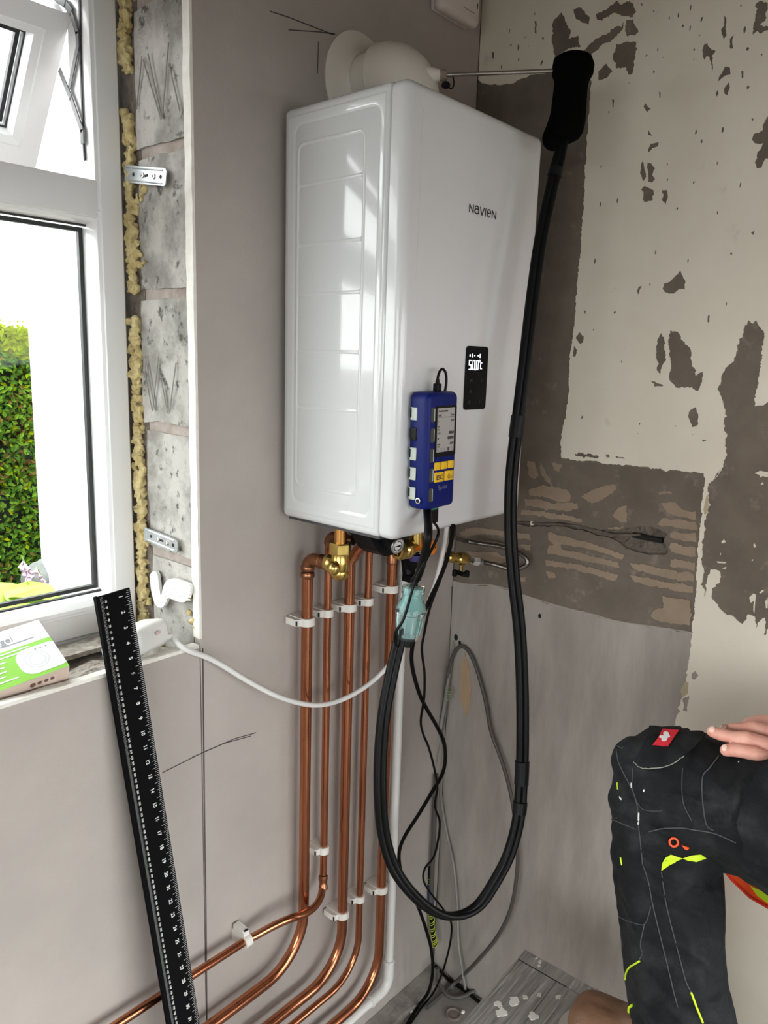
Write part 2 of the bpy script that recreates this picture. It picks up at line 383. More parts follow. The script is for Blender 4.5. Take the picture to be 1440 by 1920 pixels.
# block reveal beside the window
YB0, YB1 = .024, .168
zj = [1.045, 1.268, 1.497, 1.722, 1.949, 2.174, 2.40]
for k in range(6):
    z0, z1 = zj[k]+.017, zj[k+1]
    rnd = random.Random(40+k); b = bmesh.new()
    bmesh.ops.create_cube(b, size=1); bmesh.ops.subdivide_edges(b, edges=b.edges[:], cuts=5, use_grid_fill=True)
    y0 = YB0+rnd.uniform(0, .004); y1 = YB1-rnd.uniform(0, .01)-(.008 if k in (0, 1) else 0)
    for v in b.verts:
        q = Vector((XB+.0215+v.co.x*.035, (y0+y1)/2+v.co.y*(y1-y0), (z0+z1)/2+v.co.z*(z1-z0)))
        e = noise.noise(q*26+Vector((k*7, 0, 0)))
        v.co = q+Vector((noise.noise(q*40)*.003, e*.004*abs(v.co.y*2)**4, e*.004*abs(v.co.z*2)**4))
    MB().bm(b).build('block', M['block'], wl, 30)
mj = MB().lohi((XB+.008, YB0, 1.09), (XB+.03, YB1-.012, 2.45))
mj.build('mortar', M['mortar'], wl, 0)
MB().lohi((XB+.007, YB1-.012, 1.09), (XB+.03, .30, 2.45)).build('dark_gap', M['mortar_dark'], wl, 0)
def onreveal(px, py, off=0): return onX(px, py, XB+.004-off)
def strokes(name, segs, w, plane, nrm, m, parent):      # thin drawn lines lying on a surface
    mb = MB()
    for pts in segs:
        P = [plane(*p) for p in pts]
        for a, b in zip(P, P[1:]):
            s = (b-a).cross(Vector(nrm)).normalized()*w/2; n = Vector(nrm)*.0004
            mb.add([a-s+n, a+s+n, b+s+n, b-s+n, a-s-n, a+s-n, b+s-n, b-s-n], [(0, 1, 2, 3), (0, 4, 5, 1), (1, 5, 6, 2), (2, 6, 7, 3), (3, 7, 4, 0)])
    return mb.build(name, m, parent, 0)
M['scratch'] = mat('scratched_key', (.20, .185, .165), .95)
strokes('scratch_marks', [[(266, 105), (256, 205)], [(268, 112), (302, 224)], [(277, 100), (303, 222)], [(316, 80), (304, 222)], [(317, 120), (337, 208)],
    [(273, 680), (272, 700), (285, 768)], [(272, 668), (290, 768)], [(297, 668), (286, 770)], [(300, 700), (314, 775)], [(330, 680), (318, 770)]],
    .0024, lambda x, y: onreveal(x, y, .004), (-1, 0, 0), M['scratch'], wl)
# expanding foam between frame and blocks: lumpy, uncountable
fb = []; rnd = random.Random(5)
z = 1.10
while z < 2.25:
    wob = noise.noise(Vector((z*9, 0, 0)))
    if wob > -.30:
        for k in range(4):
            r = rnd.uniform(.0026, .0075)
            fb.append((Vector((XB+.001+rnd.uniform(-.004, .006), .190+rnd.uniform(-.019, .005)*(1+.7*noise.noise(Vector((z*20, 3, 0)))), z+rnd.uniform(-.006, .006))), r))
    z += .0045
for (px, py, n) in ((246, 330, 12), (262, 355, 12), (250, 440, 14), (262, 480, 10), (268, 1000, 14), (270, 1130, 16), (250, 1060, 12), (262, 1150, 14), (305, 1192, 5), (362, 1120, 5), (366, 1165, 5)):
    for k in range(n):
        p = onreveal(px+rnd.uniform(-11, 11), py+rnd.uniform(-20, 20), .002); fb.append((p, rnd.uniform(.0025, .0065)))
fv, ff = fuse(fb, .0019, 1)
fv = [v+Vector((noise.noise(v*160), noise.noise(v*160+Vector((7, 0, 0))), noise.noise(v*160+Vector((0, 7, 0)))))*.0032 for v in fv]
fo = from_data('expanding_foam', fv, ff, M['foam'], None, 60); fo['kind'] = 'stuff'
tag(fo, 'yellow expanding foam squeezed between white window frame and grey blocks', 'foam')
# rubble bed on the sill
sb = MB(); n = 60; mN = 12; vs = []; fs = []
for i in range(n+1):
    for j in range(mN+1):
        x = -2.5+(XB+.012+2.5)*i/n; y = .018+(.19-.018)*j/mN
        vs.append((x, y, 1.104+.010*noise.noise(Vector((x*40, y*40, 0)))+.008*noise.noise(Vector((x*14, y*14, 3)))))
for i in range(n):
    for j in range(mN): fs.append((i*(mN+1)+j, (i+1)*(mN+1)+j, (i+1)*(mN+1)+j+1, i*(mN+1)+j+1))
from_data('rubble_bed', vs, fs, M['rubble'], wl, 0)
so = MB(); o0 = onZ(80, 1252, 1.118); o1 = onZ(300, 1190, 1.118)
dv = (o1-o0).normalized(); sd = Vector((-dv.y, dv.x, 0))
so.ngon_prism([o0, o1, o1+sd*.05, o0+sd*.055], (0, 0, 1), .008)
tag(so.build('sill_offcut', M['rubble'], None, 0), 'dusty pale board offcut lying on the rubble of the sill beside carton', 'offcut')

# pencil lines and board joint marks on the plasterboard
on_l = lambda x, y: onY(x, y, 0.0004)
strokes('pencil_marks', [[(506, 21), (540, 32), (625, 65)], [(541, 56), (600, 60), (628, 64)], [(597, 78), (596, 110), (595, 138)],
    [(304, 1449), (380, 1411), (440, 1385), (480, 1374)], [(360, 1420), (420, 1394), (470, 1380)]], .0016, on_l, (0, -1, 0), M['pencil'], wl)
strokes('board_joint', [[(380, 1216), (381, 1300), (383, 1500), (386, 1700), (388, 1915)]], .0026, on_l, (0, -1, 0), M['pencil'], wl)
strokes('corner_gap', [[(906, -20), (896, 160), (888, 330)], [(848, 1100), (845, 1250), (836, 1400), (822, 1640), (811, 1815)]], .004, lambda x, y: onY(x, y, .0002)+Vector((-.001, 0, 0)), (0, -1, 0), M['pencil'], wl)

# ---- right wall: layers of render, skim, paint, adhesive
WEND = -.845
wr = struct(MB().lohi((.016, WEND, 0), (.13, .018, 2.5)).build('wall_right', M['mortar_dark'], None, 0))
def wp(px, py): p = onX(px, py, 0); return (p.y, p.z)
def crop(x0, y0, s, pts): return [wp(x0+a/s, y0+b/s) for a, b in pts]
cA = lambda p: crop(800, 0, 2.25, p); cB = lambda p: crop(1120, 0, 4.5, p); cC = lambda p: crop(1040, 420, 3.555, p)
cD = lambda p: crop(1240, 880, 4, p); cE = lambda p: crop(840, 860, 2.88, p)
def RW(off): return lambda u, v, w: Vector((-off-w, u, v))
gouge = cE([(330, 348), (440, 337), (470, 350), (560, 345), (660, 350), (740, 365), (820, 385), (900, 385), (960, 375), (1040, 365), (1100, 365), (1150, 385), (1185, 405), (1165, 440), (1185, 480), (1190, 505), (1170, 520), (1100, 520), (1020, 505), (960, 485), (930, 455), (880, 430), (800, 415), (720, 385), (620, 367), (520, 364), (460, 368), (400, 358)])
sheet('render_coat', [(-.0005, .002), (WEND, .002), (WEND, 2.498), (-.0005, 2.498)], [rough(gouge, .004, .0012, 1)], .016, lambda u, v, w: Vector((.016-w, u, v)), M['plaster'], wr)
vs = []; fs = []
G0 = wp(920, 950); G1 = wp(1270, 1060); nu, nv = 90, 40
for i in range(nu+1):
    for j in range(nv+1):
        y = G0[0]+(G1[0]-G0[0])*i/nu; zz = G1[1]-.01+(G0[1]+.03-G1[1])*j/nv
        vs.append((.0075+.006*noise.noise(Vector((0, y*60, zz*60)))+.004*noise.noise(Vector((5, y*150, zz*150))), y, zz))
for i in range(nu):
    for j in range(nv): fs.append((i*(nv+1)+j, (i+1)*(nv+1)+j, (i+1)*(nv+1)+j+1, i*(nv+1)+j+1))
M['gouge'] = mat('gouged_mortar', (.20, .165, .135), .95, col2=(.12, .10, .08), nscale=30, bump=.8, bscale=90)
from_data('gouged_mortar', vs, fs, M['gouge'], wr, 0)
ch = MB(); ch.tube(smooth_path([onX(840+a/2.88, 860+b/2.88, -.001) for a, b in ((330, 345), (430, 345), (520, 352), (660, 358), (780, 382), (880, 408), (960, 412), (1040, 410))], 6), .0028, 8)  # dark tube laid along the deep line of the groove
ch.build('groove_dark_tube', M['mortar_dark'], wr)
ch = MB(); ch.tube(smooth_path([onX(840+a/2.88, 860+b/2.88, .004) for a, b in ((1000, 412), (1080, 428), (1140, 440), (1160, 442))], 6), .006, 8)  # wider black tube continuing into the gouge
ch.build('groove_dark_tube', M['slot'], wr)
MB().sphere(onX(997, 981, -.001), (.003, .006, .005), 10, 8).build('plaster_chip', M['paint'], wr)
# lower skim
paint_left = [(1320, 887), (1318, 930), (1312, 1000), (1307, 1070), (1303, 1130), (1298, 1180), (1296, 1200), (1290, 1250), (1284, 1290), (1276, 1320), (1268, 1345), (1264, 1400), (1262, 1600), (1262, 1900)]
sk = [wp(*p) for p in ((846, 1090), (880, 1096), (930, 1099), (1000, 1122), (1060, 1140), (1110, 1152), (1160, 1166), (1230, 1176), (1300, 1187))]
skr = rough(sk, .005, .0018, 2, False)
sheet('skim_coat', [(-.0006, sk[0][1])]+skr+[(-.64, .9), (-.66, .003), (-.0006, .003)], [], .0009, RW(0), M['skim'], wr)
lp = MB(); lpath = smooth_path([Vector((-.0006, a, b+.001)) for a, b in sk], 6)
lp.tube(lpath, [.0012+.0014*abs(noise.noise(Vector((i*.6, 0, 0)))) for i in range(len(lpath))], 6)
lp.build('skim_lip', mat('skim_lip', (.42, .38, .33), .9, bump=.5, bscale=120), wr)
# paint with every peeled island
ptop = [(905, -60), (899, 60), (897, 150), (912, 158), (935, 160), (960, 157), (985, 146), (1005, 139), (1040, 134), (1080, 138), (1109, 150), (1106, 200), (1100, 280), (1094, 400), (1084, 520), (1078, 600), (1072, 650), (1066, 740), (1058, 790), (1051, 830), (1053, 858), (1075, 862), (1110, 864), (1130, 869), (1200, 875), (1260, 881)]
pl = [wp(*p) for p in ptop+paint_left]
pr = rough(pl, .0030, .0017, 11, False)
pr = [(min(a, -.0008), b) for a, b in pr]
pend = pr[-1]
pr = [q for q in pr if q[1] < 2.49]
outer = [(-.001, 2.497)]+pr+[(pend[0], .004), (WEND+.0005, .004), (WEND+.0005, 2.497)]
big = cC([(1290, 640), (1320, 665), (1345, 640), (1395, 715), (1380, 850), (1365, 1010), (1345, 1110), (1335, 1215), (1385, 1210), (1430, 1180), (1560, 1190), (1620, 1500), (1600, 1900)]) + \
    cD([(900, 900), (860, 1150), (815, 1180), (785, 1240), (772, 1240), (780, 1110), (740, 1135), (712, 1190), (700, 1100), (650, 1085), (610, 1160), (580, 1140), (540, 1100), (490, 1090), (430, 1030), (380, 930), (384, 890), (440, 850), (440, 760), (370, 750), (345, 830), (340, 900), (325, 960), (310, 840), (320, 740), (304, 700), (309, 620), (322, 500), (322, 400), (352, 330), (356, 240), (347, 140), (400, 70), (450, 0)]) + \
    cC([(1020+30, 1720), (1100, 1660), (1140, 1560), (1150, 1400), (1130, 1380), (1140, 1240), (1110, 1150), (1085, 1100), (1110, 1030), (1160, 940), (1195, 915), (1230, 770), (1260, 700)])
holes = [big]
holes += [cA(p) for p in ([(650, 222), (690, 185), (740, 150), (800, 112), (832, 92), (830, 120), (790, 165), (740, 190), (712, 218), (690, 238)],
    [(530, 100), (570, 50), (585, 90), (610, 130), (600, 165), (640, 150), (650, 200), (600, 205), (560, 230), (540, 250), (535, 215), (528, 165)],
    [(620, 40), (650, 30), (690, 75), (685, 105), (655, 95), (630, 80)],
    [(715, 60), (760, 40), (800, 2), (820, 20), (870, 15), (885, 50), (868, 76), (830, 70), (790, 55), (740, 90), (720, 85)],
    [(842, 85), (872, 82), (895, 135), (880, 150), (845, 155), (837, 130)],
    [(800, 185), (885, 178), (870, 310), (850, 315), (840, 285), (802, 290), (785, 240)],
    [(725, 300), (758, 268), (786, 300), (760, 330), (725, 340)], [(455, 90), (464, 90), (464, 145), (457, 140)], [(275, 220), (287, 222), (284, 248), (276, 246)],
    [(480, 270), (490, 250), (492, 262), (483, 280)])]
holes += [cB(p) for p in ([(1340, 30), (1375, 5), (1440, 30), (1440, 80), (1420, 120), (1430, 150), (1370, 215), (1480, 220), (1480, 250), (1370, 290), (1350, 265), (1310, 295), (1320, 200), (1335, 150)],
    [(1440, 980), (1400, 1050), (1395, 1100), (1320, 1130), (1305, 1180), (1330, 1210), (1400, 1210), (1350, 1290), (1330, 1370), (1350, 1420), (1390, 1410), (1420, 1340), (1500, 1330), (1500, 980)],
    [(1045, 250), (1070, 220), (1075, 130), (1090, 160), (1085, 250), (1092, 300), (1070, 330), (1050, 290)], [(1120, 330), (1155, 290), (1140, 360), (1150, 410), (1120, 410)],
    [(885, 430), (900, 380), (930, 360), (945, 400), (1000, 430), (970, 470), (975, 600), (960, 520), (925, 470), (905, 510), (890, 480)],
    [(1060, 600), (1080, 560), (1120, 570), (1125, 630), (1080, 640), (1020, 690), (1030, 645)], [(1070, 750), (1110, 690), (1120, 740), (1100, 805), (1072, 790)],
    [(390, 900), (405, 870), (430, 905), (455, 915), (420, 950)], [(430, 1090), (445, 1120), (465, 1145), (430, 1140)], [(430, 1260), (450, 1215), (520, 1200), (515, 1235), (470, 1250), (430, 1290)],
    [(360, 1460), (380, 1360), (395, 1400), (405, 1440), (415, 1490), (390, 1530), (375, 1490)], [(425, 1370), (455, 1380), (490, 1420), (465, 1480), (490, 1510), (465, 1540), (428, 1535), (430, 1450)],
    [(370, 1600), (395, 1570), (475, 1605), (470, 1690), (400, 1710), (385, 1680), (390, 1620)], [(545, 1605), (590, 1605), (598, 1660), (580, 1725), (545, 1690), (560, 1650)],
    [(1000, 790), (1015, 760), (1025, 790), (1010, 820)], [(1215, 600), (1235, 600), (1232, 660), (1220, 660)], [(125, 840), (145, 845), (138, 910), (130, 905)], [(521, 775), (535, 780), (535, 830), (525, 825)],
    [(1300, 1000), (1320, 1000), (1315, 1030)], [(90, 940), (105, 940), (100, 965)], [(470, 90), (485, 90), (480, 112)], [(368, 30), (384, 30), (378, 60)])]
holes += [cC(p) for p in ([(720, 430), (730, 395), (770, 385), (800, 350), (840, 310), (858, 350), (870, 435), (830, 435), (795, 465), (735, 455)],
    [(675, 870), (685, 770), (710, 725), (732, 770), (740, 850), (745, 905), (725, 930), (705, 1005), (680, 970)],
    [(757, 780), (772, 708), (820, 718), (845, 770), (905, 830), (915, 920), (945, 975), (940, 1010), (990, 985), (985, 1040), (960, 1110), (810, 1090), (772, 1050), (762, 1020), (774, 920)],
    [(640, 1045), (720, 1070), (725, 1080), (670, 1085)], [(890, 1280), (905, 1240), (940, 1220), (960, 1270), (955, 1340), (920, 1355), (905, 1320)],
    [(140, 760), (165, 720), (195, 750), (190, 790), (170, 800)], [(120, 880), (130, 810), (150, 840), (140, 885)], [(550, 450), (560, 420), (585, 410), (568, 440), (560, 475)],
    [(135, 1530), (160, 1520), (200, 1535), (240, 1530), (300, 1548), (290, 1565), (240, 1556), (180, 1550), (140, 1546)], [(980, 1436), (1015, 1442), (990, 1452)], [(196, 578), (212, 578), (205, 605)],
    [(340, 1535), (365, 1535), (368, 1556), (345, 1555)], [(405, 1545), (460, 1555), (470, 1566), (410, 1558)], [(1310, 60), (1335, 42), (1325, 75)])]
holes += [cD(p) for p in ([(230, 1530), (255, 1510), (280, 1545), (250, 1578), (228, 1565)], [(160, 1720), (210, 1695), (205, 1740), (195, 1815), (165, 1810)])]
rnd = random.Random(21)
def bbox(p): return (min(a for a, b in p), max(a for a, b in p), min(b for a, b in p), max(b for a, b in p))
bbs = [bbox(p) for p in holes]; hr = [rough(p, .0022, min(.0021, .035*max(bbox(p)[1]-bbox(p)[0], bbox(p)[3]-bbox(p)[2])), 100+i) for i, p in enumerate(holes)]
tries = 0
while len(hr) < len(holes)+58 and tries < 2500:
    tries += 1
    c = wp(rnd.uniform(930, 1430), rnd.choice((rnd.uniform(10, 120), rnd.uniform(10, 820)))); r = rnd.uniform(.0008, .0026); el = rnd.uniform(1, 3)
    if c[0]-.01 < -.56 and c[1] < 1.6: continue
    if c[0] > -.29 and c[1] < 2.21: continue
    if c[0] > -.02: continue
    if any(b[0]-.012 < c[0] < b[1]+.012 and b[2]-.012 < c[1] < b[3]+.012 for b in bbs): continue
    poly = [(c[0]+math.cos(a)*r*rnd.uniform(.6, 1.2), c[1]+math.sin(a)*r*el*rnd.uniform(.6, 1.2)) for a in (k*math.pi/4 for k in range(8))]
    bbs.append(bbox(poly)); hr.append(poly)
sheet('paint_coat', outer, hr, .0013, RW(0), M['paint'], wr)
# stray paint flecks left on the bare patch
for k, p in enumerate(([(700, 30), (740, 10), (800, 20), (800, 60), (760, 50), (745, 62), (735, 40)], [(745, 115), (760, 95), (768, 115)], [(450, 545), (470, 525), (485, 545), (460, 556)], [(690, 565), (700, 555), (712, 580), (698, 588)],
    [(415, 690), (490, 695), (480, 705), (425, 702)], [(455, 740), (490, 730), (480, 748)], [(660, 960), (690, 930), (712, 940), (705, 1000), (700, 1080), (690, 1060), (695, 985), (672, 1000)], [(735, 925), (765, 900), (770, 915), (745, 930)], [(780, 990), (798, 960), (798, 1040), (785, 1040)], [(440, 635), (448, 625), (446, 645)], [(678, 682), (690, 672), (686, 688)])):
    sheet('paint_fleck', rough(cD(p), .004, .0006, k), [], .0012, RW(0), M['paint'], wr)
ys = sheet('paint_fleck', rough(cD([(325, 340), (318, 300), (340, 200), (352, 190), (356, 280), (345, 330)]), .004, .0006, 77), [], .0016, RW(0), mat('yellowed_paint', (.50, .43, .27), .7), wr)
sheet('paint_fleck', rough(cD([(145, 1660), (180, 1590), (205, 1600), (200, 1680), (160, 1710)]), .004, .0006, 78), [], .0019, RW(0), mat('yellowed_paint', (.5, .43, .3), .7), wr)
# tile adhesive combed on the render
adh = [[(435, 170), (520, 140), (600, 155), (640, 165), (665, 200), (660, 230), (600, 235), (540, 212), (480, 203), (440, 195)], [(415, 218), (500, 218), (560, 240), (620, 240), (700, 240), (705, 270), (640, 285), (560, 270), (480, 262), (420, 255)],
    [(720, 205), (770, 175), (850, 145), (905, 138), (912, 165), (850, 210), (780, 242)], [(400, 275), (480, 280), (560, 295), (640, 305), (725, 325), (725, 343), (640, 333), (540, 320), (440, 305), (395, 300)],
    [(890, 310), (920, 265), (965, 252), (970, 345), (930, 340)], [(1150, 240), (1230, 235), (1270, 275), (1340, 285), (1345, 330), (1280, 315), (1220, 305), (1190, 290)],
    [(1130, 355), (1160, 320), (1230, 325), (1340, 340), (1350, 385), (1270, 378), (1190, 362)], [(60, 395), (160, 370), (260, 385), (350, 395), (440, 405), (450, 440), (360, 430), (260, 410), (160, 410), (80, 420)],
    [(60, 440), (180, 440), (200, 445), (330, 460), (450, 465), (445, 495), (380, 490), (200, 465), (100, 455)],
    [(540, 400), (660, 425), (760, 452), (850, 482), (955, 520), (940, 545), (860, 515), (760, 490), (640, 465), (610, 465), (615, 490), (700, 505), (800, 530), (920, 560), (930, 590), (880, 580), (760, 555), (640, 530), (570, 515), (540, 515), (545, 470), (575, 465), (545, 440)],
    [(525, 545), (600, 555), (700, 570), (820, 600), (925, 625), (910, 655), (840, 640), (720, 610), (620, 585), (560, 580), (530, 580)], [(980, 560), (1080, 575), (1200, 600), (1330, 625), (1330, 665), (1250, 660), (1170, 640), (1090, 620), (1000, 590)],
    [(985, 630), (1080, 640), (1200, 670), (1325, 690), (1325, 725), (1230, 715), (1100, 690), (1010, 665)], [(1155, 740), (1230, 755), (1310, 765), (1305, 900), (1230, 890), (1150, 880), (1095, 850), (1120, 815), (1165, 805)],
    [(1200, 400), (1340, 400), (1345, 450), (1280, 445), (1200, 425)], [(1205, 455), (1340, 480), (1340, 530), (1270, 520), (1205, 500)], [(1205, 545), (1335, 560), (1333, 605), (1200, 580)], [(1140, 180), (1200, 175), (1215, 190), (1170, 190), (1140, 195)],
    [(390, 640), (420, 640), (418, 665), (385, 660)], [(530, 605), (580, 615), (585, 640), (545, 645)], [(430, 10), (470, 20), (490, 90), (470, 110), (430, 80)], [(500, 20), (525, 60), (570, 150), (540, 130), (500, 70)],
    [(560, 20), (620, 30), (600, 70), (575, 60)], [(860, 372), (955, 365), (930, 380), (870, 380)], [(100, 500), (260, 505), (330, 540), (330, 565), (240, 560), (120, 520)]]
for k, p in enumerate(adh):
    sheet('tile_adhesive', rough(cE(p), .0030, .0018, 300+k), [], .0016, RW(0), M['adhesive'], wr)
# torn scar below the cable loop
sc = [(865, 1238), (872, 1222), (880, 1250), (884, 1290), (882, 1320), (875, 1343), (866, 1320), (864, 1290)]
sheet('torn_scar', rough([wp(*p) for p in sc], .004, .0012, 9), [], .0016, RW(.0009), M['timber'], wr)
for k, (px, py, r) in enumerate(((855, 1195, .006), (862, 1205, .004), (1012, 1155, .004))):
    MB().sphere(onX(px, py, -.001), (.002, r, r*1.4), 10, 7).build('wall_hole', M['slot'], wr)
# mortar fillet along the foot of the left wall
vs = []; fs = []; n = 60
for i in range(n+1):
    x = -.002-1.2*i/n; e = noise.noise(Vector((x*18, 0, 0)))*.010; h = .014+noise.noise(Vector((x*25, 4, 0)))*.006
    vs += [(x, -.0005, h+.006), (x, -.02+e*.3, h), (x, -.045+e, h*.7), (x, -.058+e, .0005), (x, -.0005, .0005)]
for i in range(n):
    for k in range(5): fs.append((5*i+k, 5*i+(k+1) % 5, 5*i+5+(k+1) % 5, 5*i+5+k))
from_data('mortar_fillet', vs, fs, mat('floor_mortar', (.27, .25, .225), .95, col2=(.17, .15, .135), nscale=25, bump=.7, bscale=70), fl, 0)

# ================================================================== WINDOW AND GARDEN
def ring(name, x0, x1, z0, z1, prof, m, parent, xf=None):     # mitred rectangular moulding; prof = closed list of (inset, y)
    vs = []; fs = []; k = len(prof)
    for (sx, sz) in ((0, 0), (1, 0), (1, 1), (0, 1)):
        for (i, y) in prof:
            p = Vector((x0+i if sx == 0 else x1-i, y, z0+i if sz == 0 else z1-i)); vs.append(xf(p) if xf else p)
    for c in range(4):
        for q in range(k): fs.append((c*k+q, c*k+(q+1) % k, ((c+1) % 4)*k+(q+1) % k, ((c+1) % 4)*k+q))
    return from_data(name, vs, fs, m, parent, 25)
W1 = struct(ring('window_1', -2.49, -.750, 1.128, 2.252, [(0, .264), (0, .198), (.003, .195), (.040, .195), (.042, .197), (.0475, .1985), (.050, .204), (.050, .264)], M['upvc'], None))
MB().lohi((-2.445, .1955, 1.852), (-.795, .264, 1.912), .004, 2).build('transom', M['upvc'], W1)
MB().lohi((-2.49, .2, 1.092), (-.752, .262, 1.127), .002, 1).build('sub_sill', M['upvc'], W1)
MB().lohi((-2.48, .1965, 1.141), (-.80, .2, 1.146)).build('frame_groove', mat('grey_groove', (.55, .55, .55), .5), W1)
ring('glazing_bead', -2.47, -.775, 1.172, 1.866, [(0, .236), (0, .1975), (.003, .196), (.009, .1975), (.018, .208), (.0215, .222), (.022, .236)], M['upvc'], W1)
ring('gasket', -2.448, -.797, 1.194, 1.844, [(-.002, .236), (-.002, .231), (.0022, .231), (.003, .236)], M['gasket'], W1)
ring('spacer_bar', -2.444, -.801, 1.198, 1.840, [(0, .252), (0, .243), (.007, .243), (.007, .252)], M['gasket'], W1)
MB().lohi((-2.45, .2385, 1.19), (-.795, .2415, 1.848)).build('pane', M['glass'], W1)
MB().lohi((-2.45, .2535, 1.19), (-.795, .2565, 1.848)).build('pane', M['glass'], W1)
# open top-hung sash
T_ = onY(133, 28, .25); B_ = onX(66, 318, T_.x)
hv = (T_-B_); SH = hv.length; hv.normalize(); ov = Vector((1, 0, 0)).cross(hv); ov = ov if ov.y < 0 else -ov   # ov points indoors
SX0, SX1 = -2.44, T_.x
def sx(p): return Vector((p.x, 0, 0))+Vector((0, T_.y, T_.z))+hv*(p.z-SH)+ov*p.y      # local: z 0..SH up the sash, y = indoors
sash = ring('opening_sash', SX0, SX1, 0, SH, [(0, -.055), (0, 0), (.034, 0), (.036, -.002), (.048, -.006), (.053, -.022), (.053, -.055)], M['upvc'], W1, sx)
ring('sash_gasket', SX0, SX1, 0, SH, [(.0525, -.026), (.0525, -.023), (.0555, -.023), (.0555, -.026)], M['gasket'], sash, sx)
ring('sash_spacer', SX0, SX1, 0, SH, [(.056, -.045), (.056, -.036), (.063, -.036), (.063, -.045)], M['gasket'], sash, sx)
g = MB(); g.lohi((SX0+.05, -.034, .05), (SX1-.05, -.031, SH-.05)); g.v = [sx(v) for v in g.v]; g.build('sash_pane', M['glass'], sash, 0)
M['stay'] = mat('stay_steel', (.20, .20, .20), .5, .3)
def bar(pts, wdt, X, m, name, parent):
    mb = MB()
    P = [onX(a, b, X) for a, b in pts]
    for a, b in zip(P, P[1:]):
        d = (b-a).normalized(); s = d.cross(Vector((1, 0, 0))).normalized()*wdt/2; a2 = a-d*wdt*.2; b2 = b+d*wdt*.2
        mb.ngon_prism([a2-s, a2+s, b2+s, b2-s], (-1, 0, 0), .002)
    return mb.build(name, m, parent, 0)
bar([(131, 14), (146, 62), (147, 88), (131, 165)], .009, -.8035, M['stay'], 'friction_stay', W1)
bar([(113, 132), (134, 185), (155, 245), (156, 268)], .009, -.8050, M['stay'], 'friction_stay', W1)
bar([(106, -4), (124, 8), (134, 22)], .012, -.8040, M['gasket'], 'stay_bracket', W1)
bar([(150, -10), (152, 120), (158, 270), (160, 300)], .004, -.8015, M['gasket'], 'stay_track', W1)

# ---- outside
struct(MB().lohi((-14, .30, -.6), (14, 20, .62)).build('garden_ground', M['soil'], None, 0))
struct(MB().lohi((-14, -20, -.7), (14, -2.8, -.1)).lohi((-14, -2.8, -.7), (-3.3, .3, -.1)).build('patio_ground', M['paving'], None, 0))
tag(MB().lohi((-.112, 1.85, .62), (2.6, 2.0, 3.0)).lohi((-.12, 1.84, 3.0), (2.62, 2.01, 3.05)).build('garden_wall', M['render'], None, 0), 'bright white rendered wall standing beyond window next to hedge', 'wall')
hed = thing('hedge', 'clipped green privet hedge with yellow young top seen through window', 'hedge', (-.8, 2.45, .62))
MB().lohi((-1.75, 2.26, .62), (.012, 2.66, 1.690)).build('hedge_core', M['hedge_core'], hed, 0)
rnd = random.Random(3); V = []; Fc = []; MI = []
def leaf(p, n, s, mi):
    t = Vector((rnd.uniform(-1, 1), rnd.uniform(-1, 1), rnd.uniform(-1, 1))); t = (t-n*t.dot(n)*.75).normalized(); b = n.cross(t).normalized()
    k = len(V); d = n*s*.18
    V.extend([p-t*s*.5, p-b*s*.26+d, p+t*s*.5, p+b*s*.26+d]); Fc.append((k, k+1, k+2)); Fc.append((k, k+2, k+3)); MI.extend([mi, mi])
for i in range(13500):
    q = rnd.random()
    if q < .74:
        x = rnd.uniform(-1.75, .0) if rnd.random() < .55 else rnd.uniform(-.35, .02); z = rnd.uniform(.60, 1.72) if rnd.random() < .8 else rnd.uniform(1.58, 1.71); p = Vector((x, 2.25+rnd.uniform(-.05, .03), z)); n = Vector((rnd.uniform(-.7, .7), -1, rnd.uniform(-.2, 1.0))).normalized()
    elif q < .9:
        p = Vector((rnd.uniform(-1.75, .0) if rnd.random() < .5 else rnd.uniform(-.35, .02), rnd.uniform(2.22, 2.66), 1.69+rnd.uniform(-.02, .02))); n = Vector((rnd.uniform(-.6, .6), rnd.uniform(-.8, .4), 1)).normalized()
    else:
        p = Vector((rnd.uniform(-.02, .03), rnd.uniform(2.22, 2.66), rnd.uniform(.6, 1.66))); n = Vector((1, rnd.uniform(-.6, .6), rnd.uniform(-.2, .8))).normalized()
    top = p.z > 1.625 or (p.z > 1.585 and rnd.random() < .45)
    mi = 2 if top or rnd.random() < .07 else (3 if rnd.random() < .06+(.12 if 1.05 < p.z < 1.35 else 0) else (0 if rnd.random() < .6 else 1))
    leaf(p, n, rnd.uniform(.022, .034), mi)
for i in range(40):                                              # stray shoots above the top
    x = rnd.uniform(-.4, .0); y = rnd.uniform(2.25, 2.4)
    for k in range(5): leaf(Vector((x+rnd.uniform(-.006, .006), y, 1.68+k*.016)), Vector((rnd.uniform(-1, 1), -1, .4)).normalized(), .016, 2)
hf = from_data('foliage', V, Fc, [M['leaf'], M['leaf2'], M['leaf3'], M['leafb']], hed, 0); hf['kind'] = 'stuff'
hf.data.polygons.foreach_set('material_index', MI)
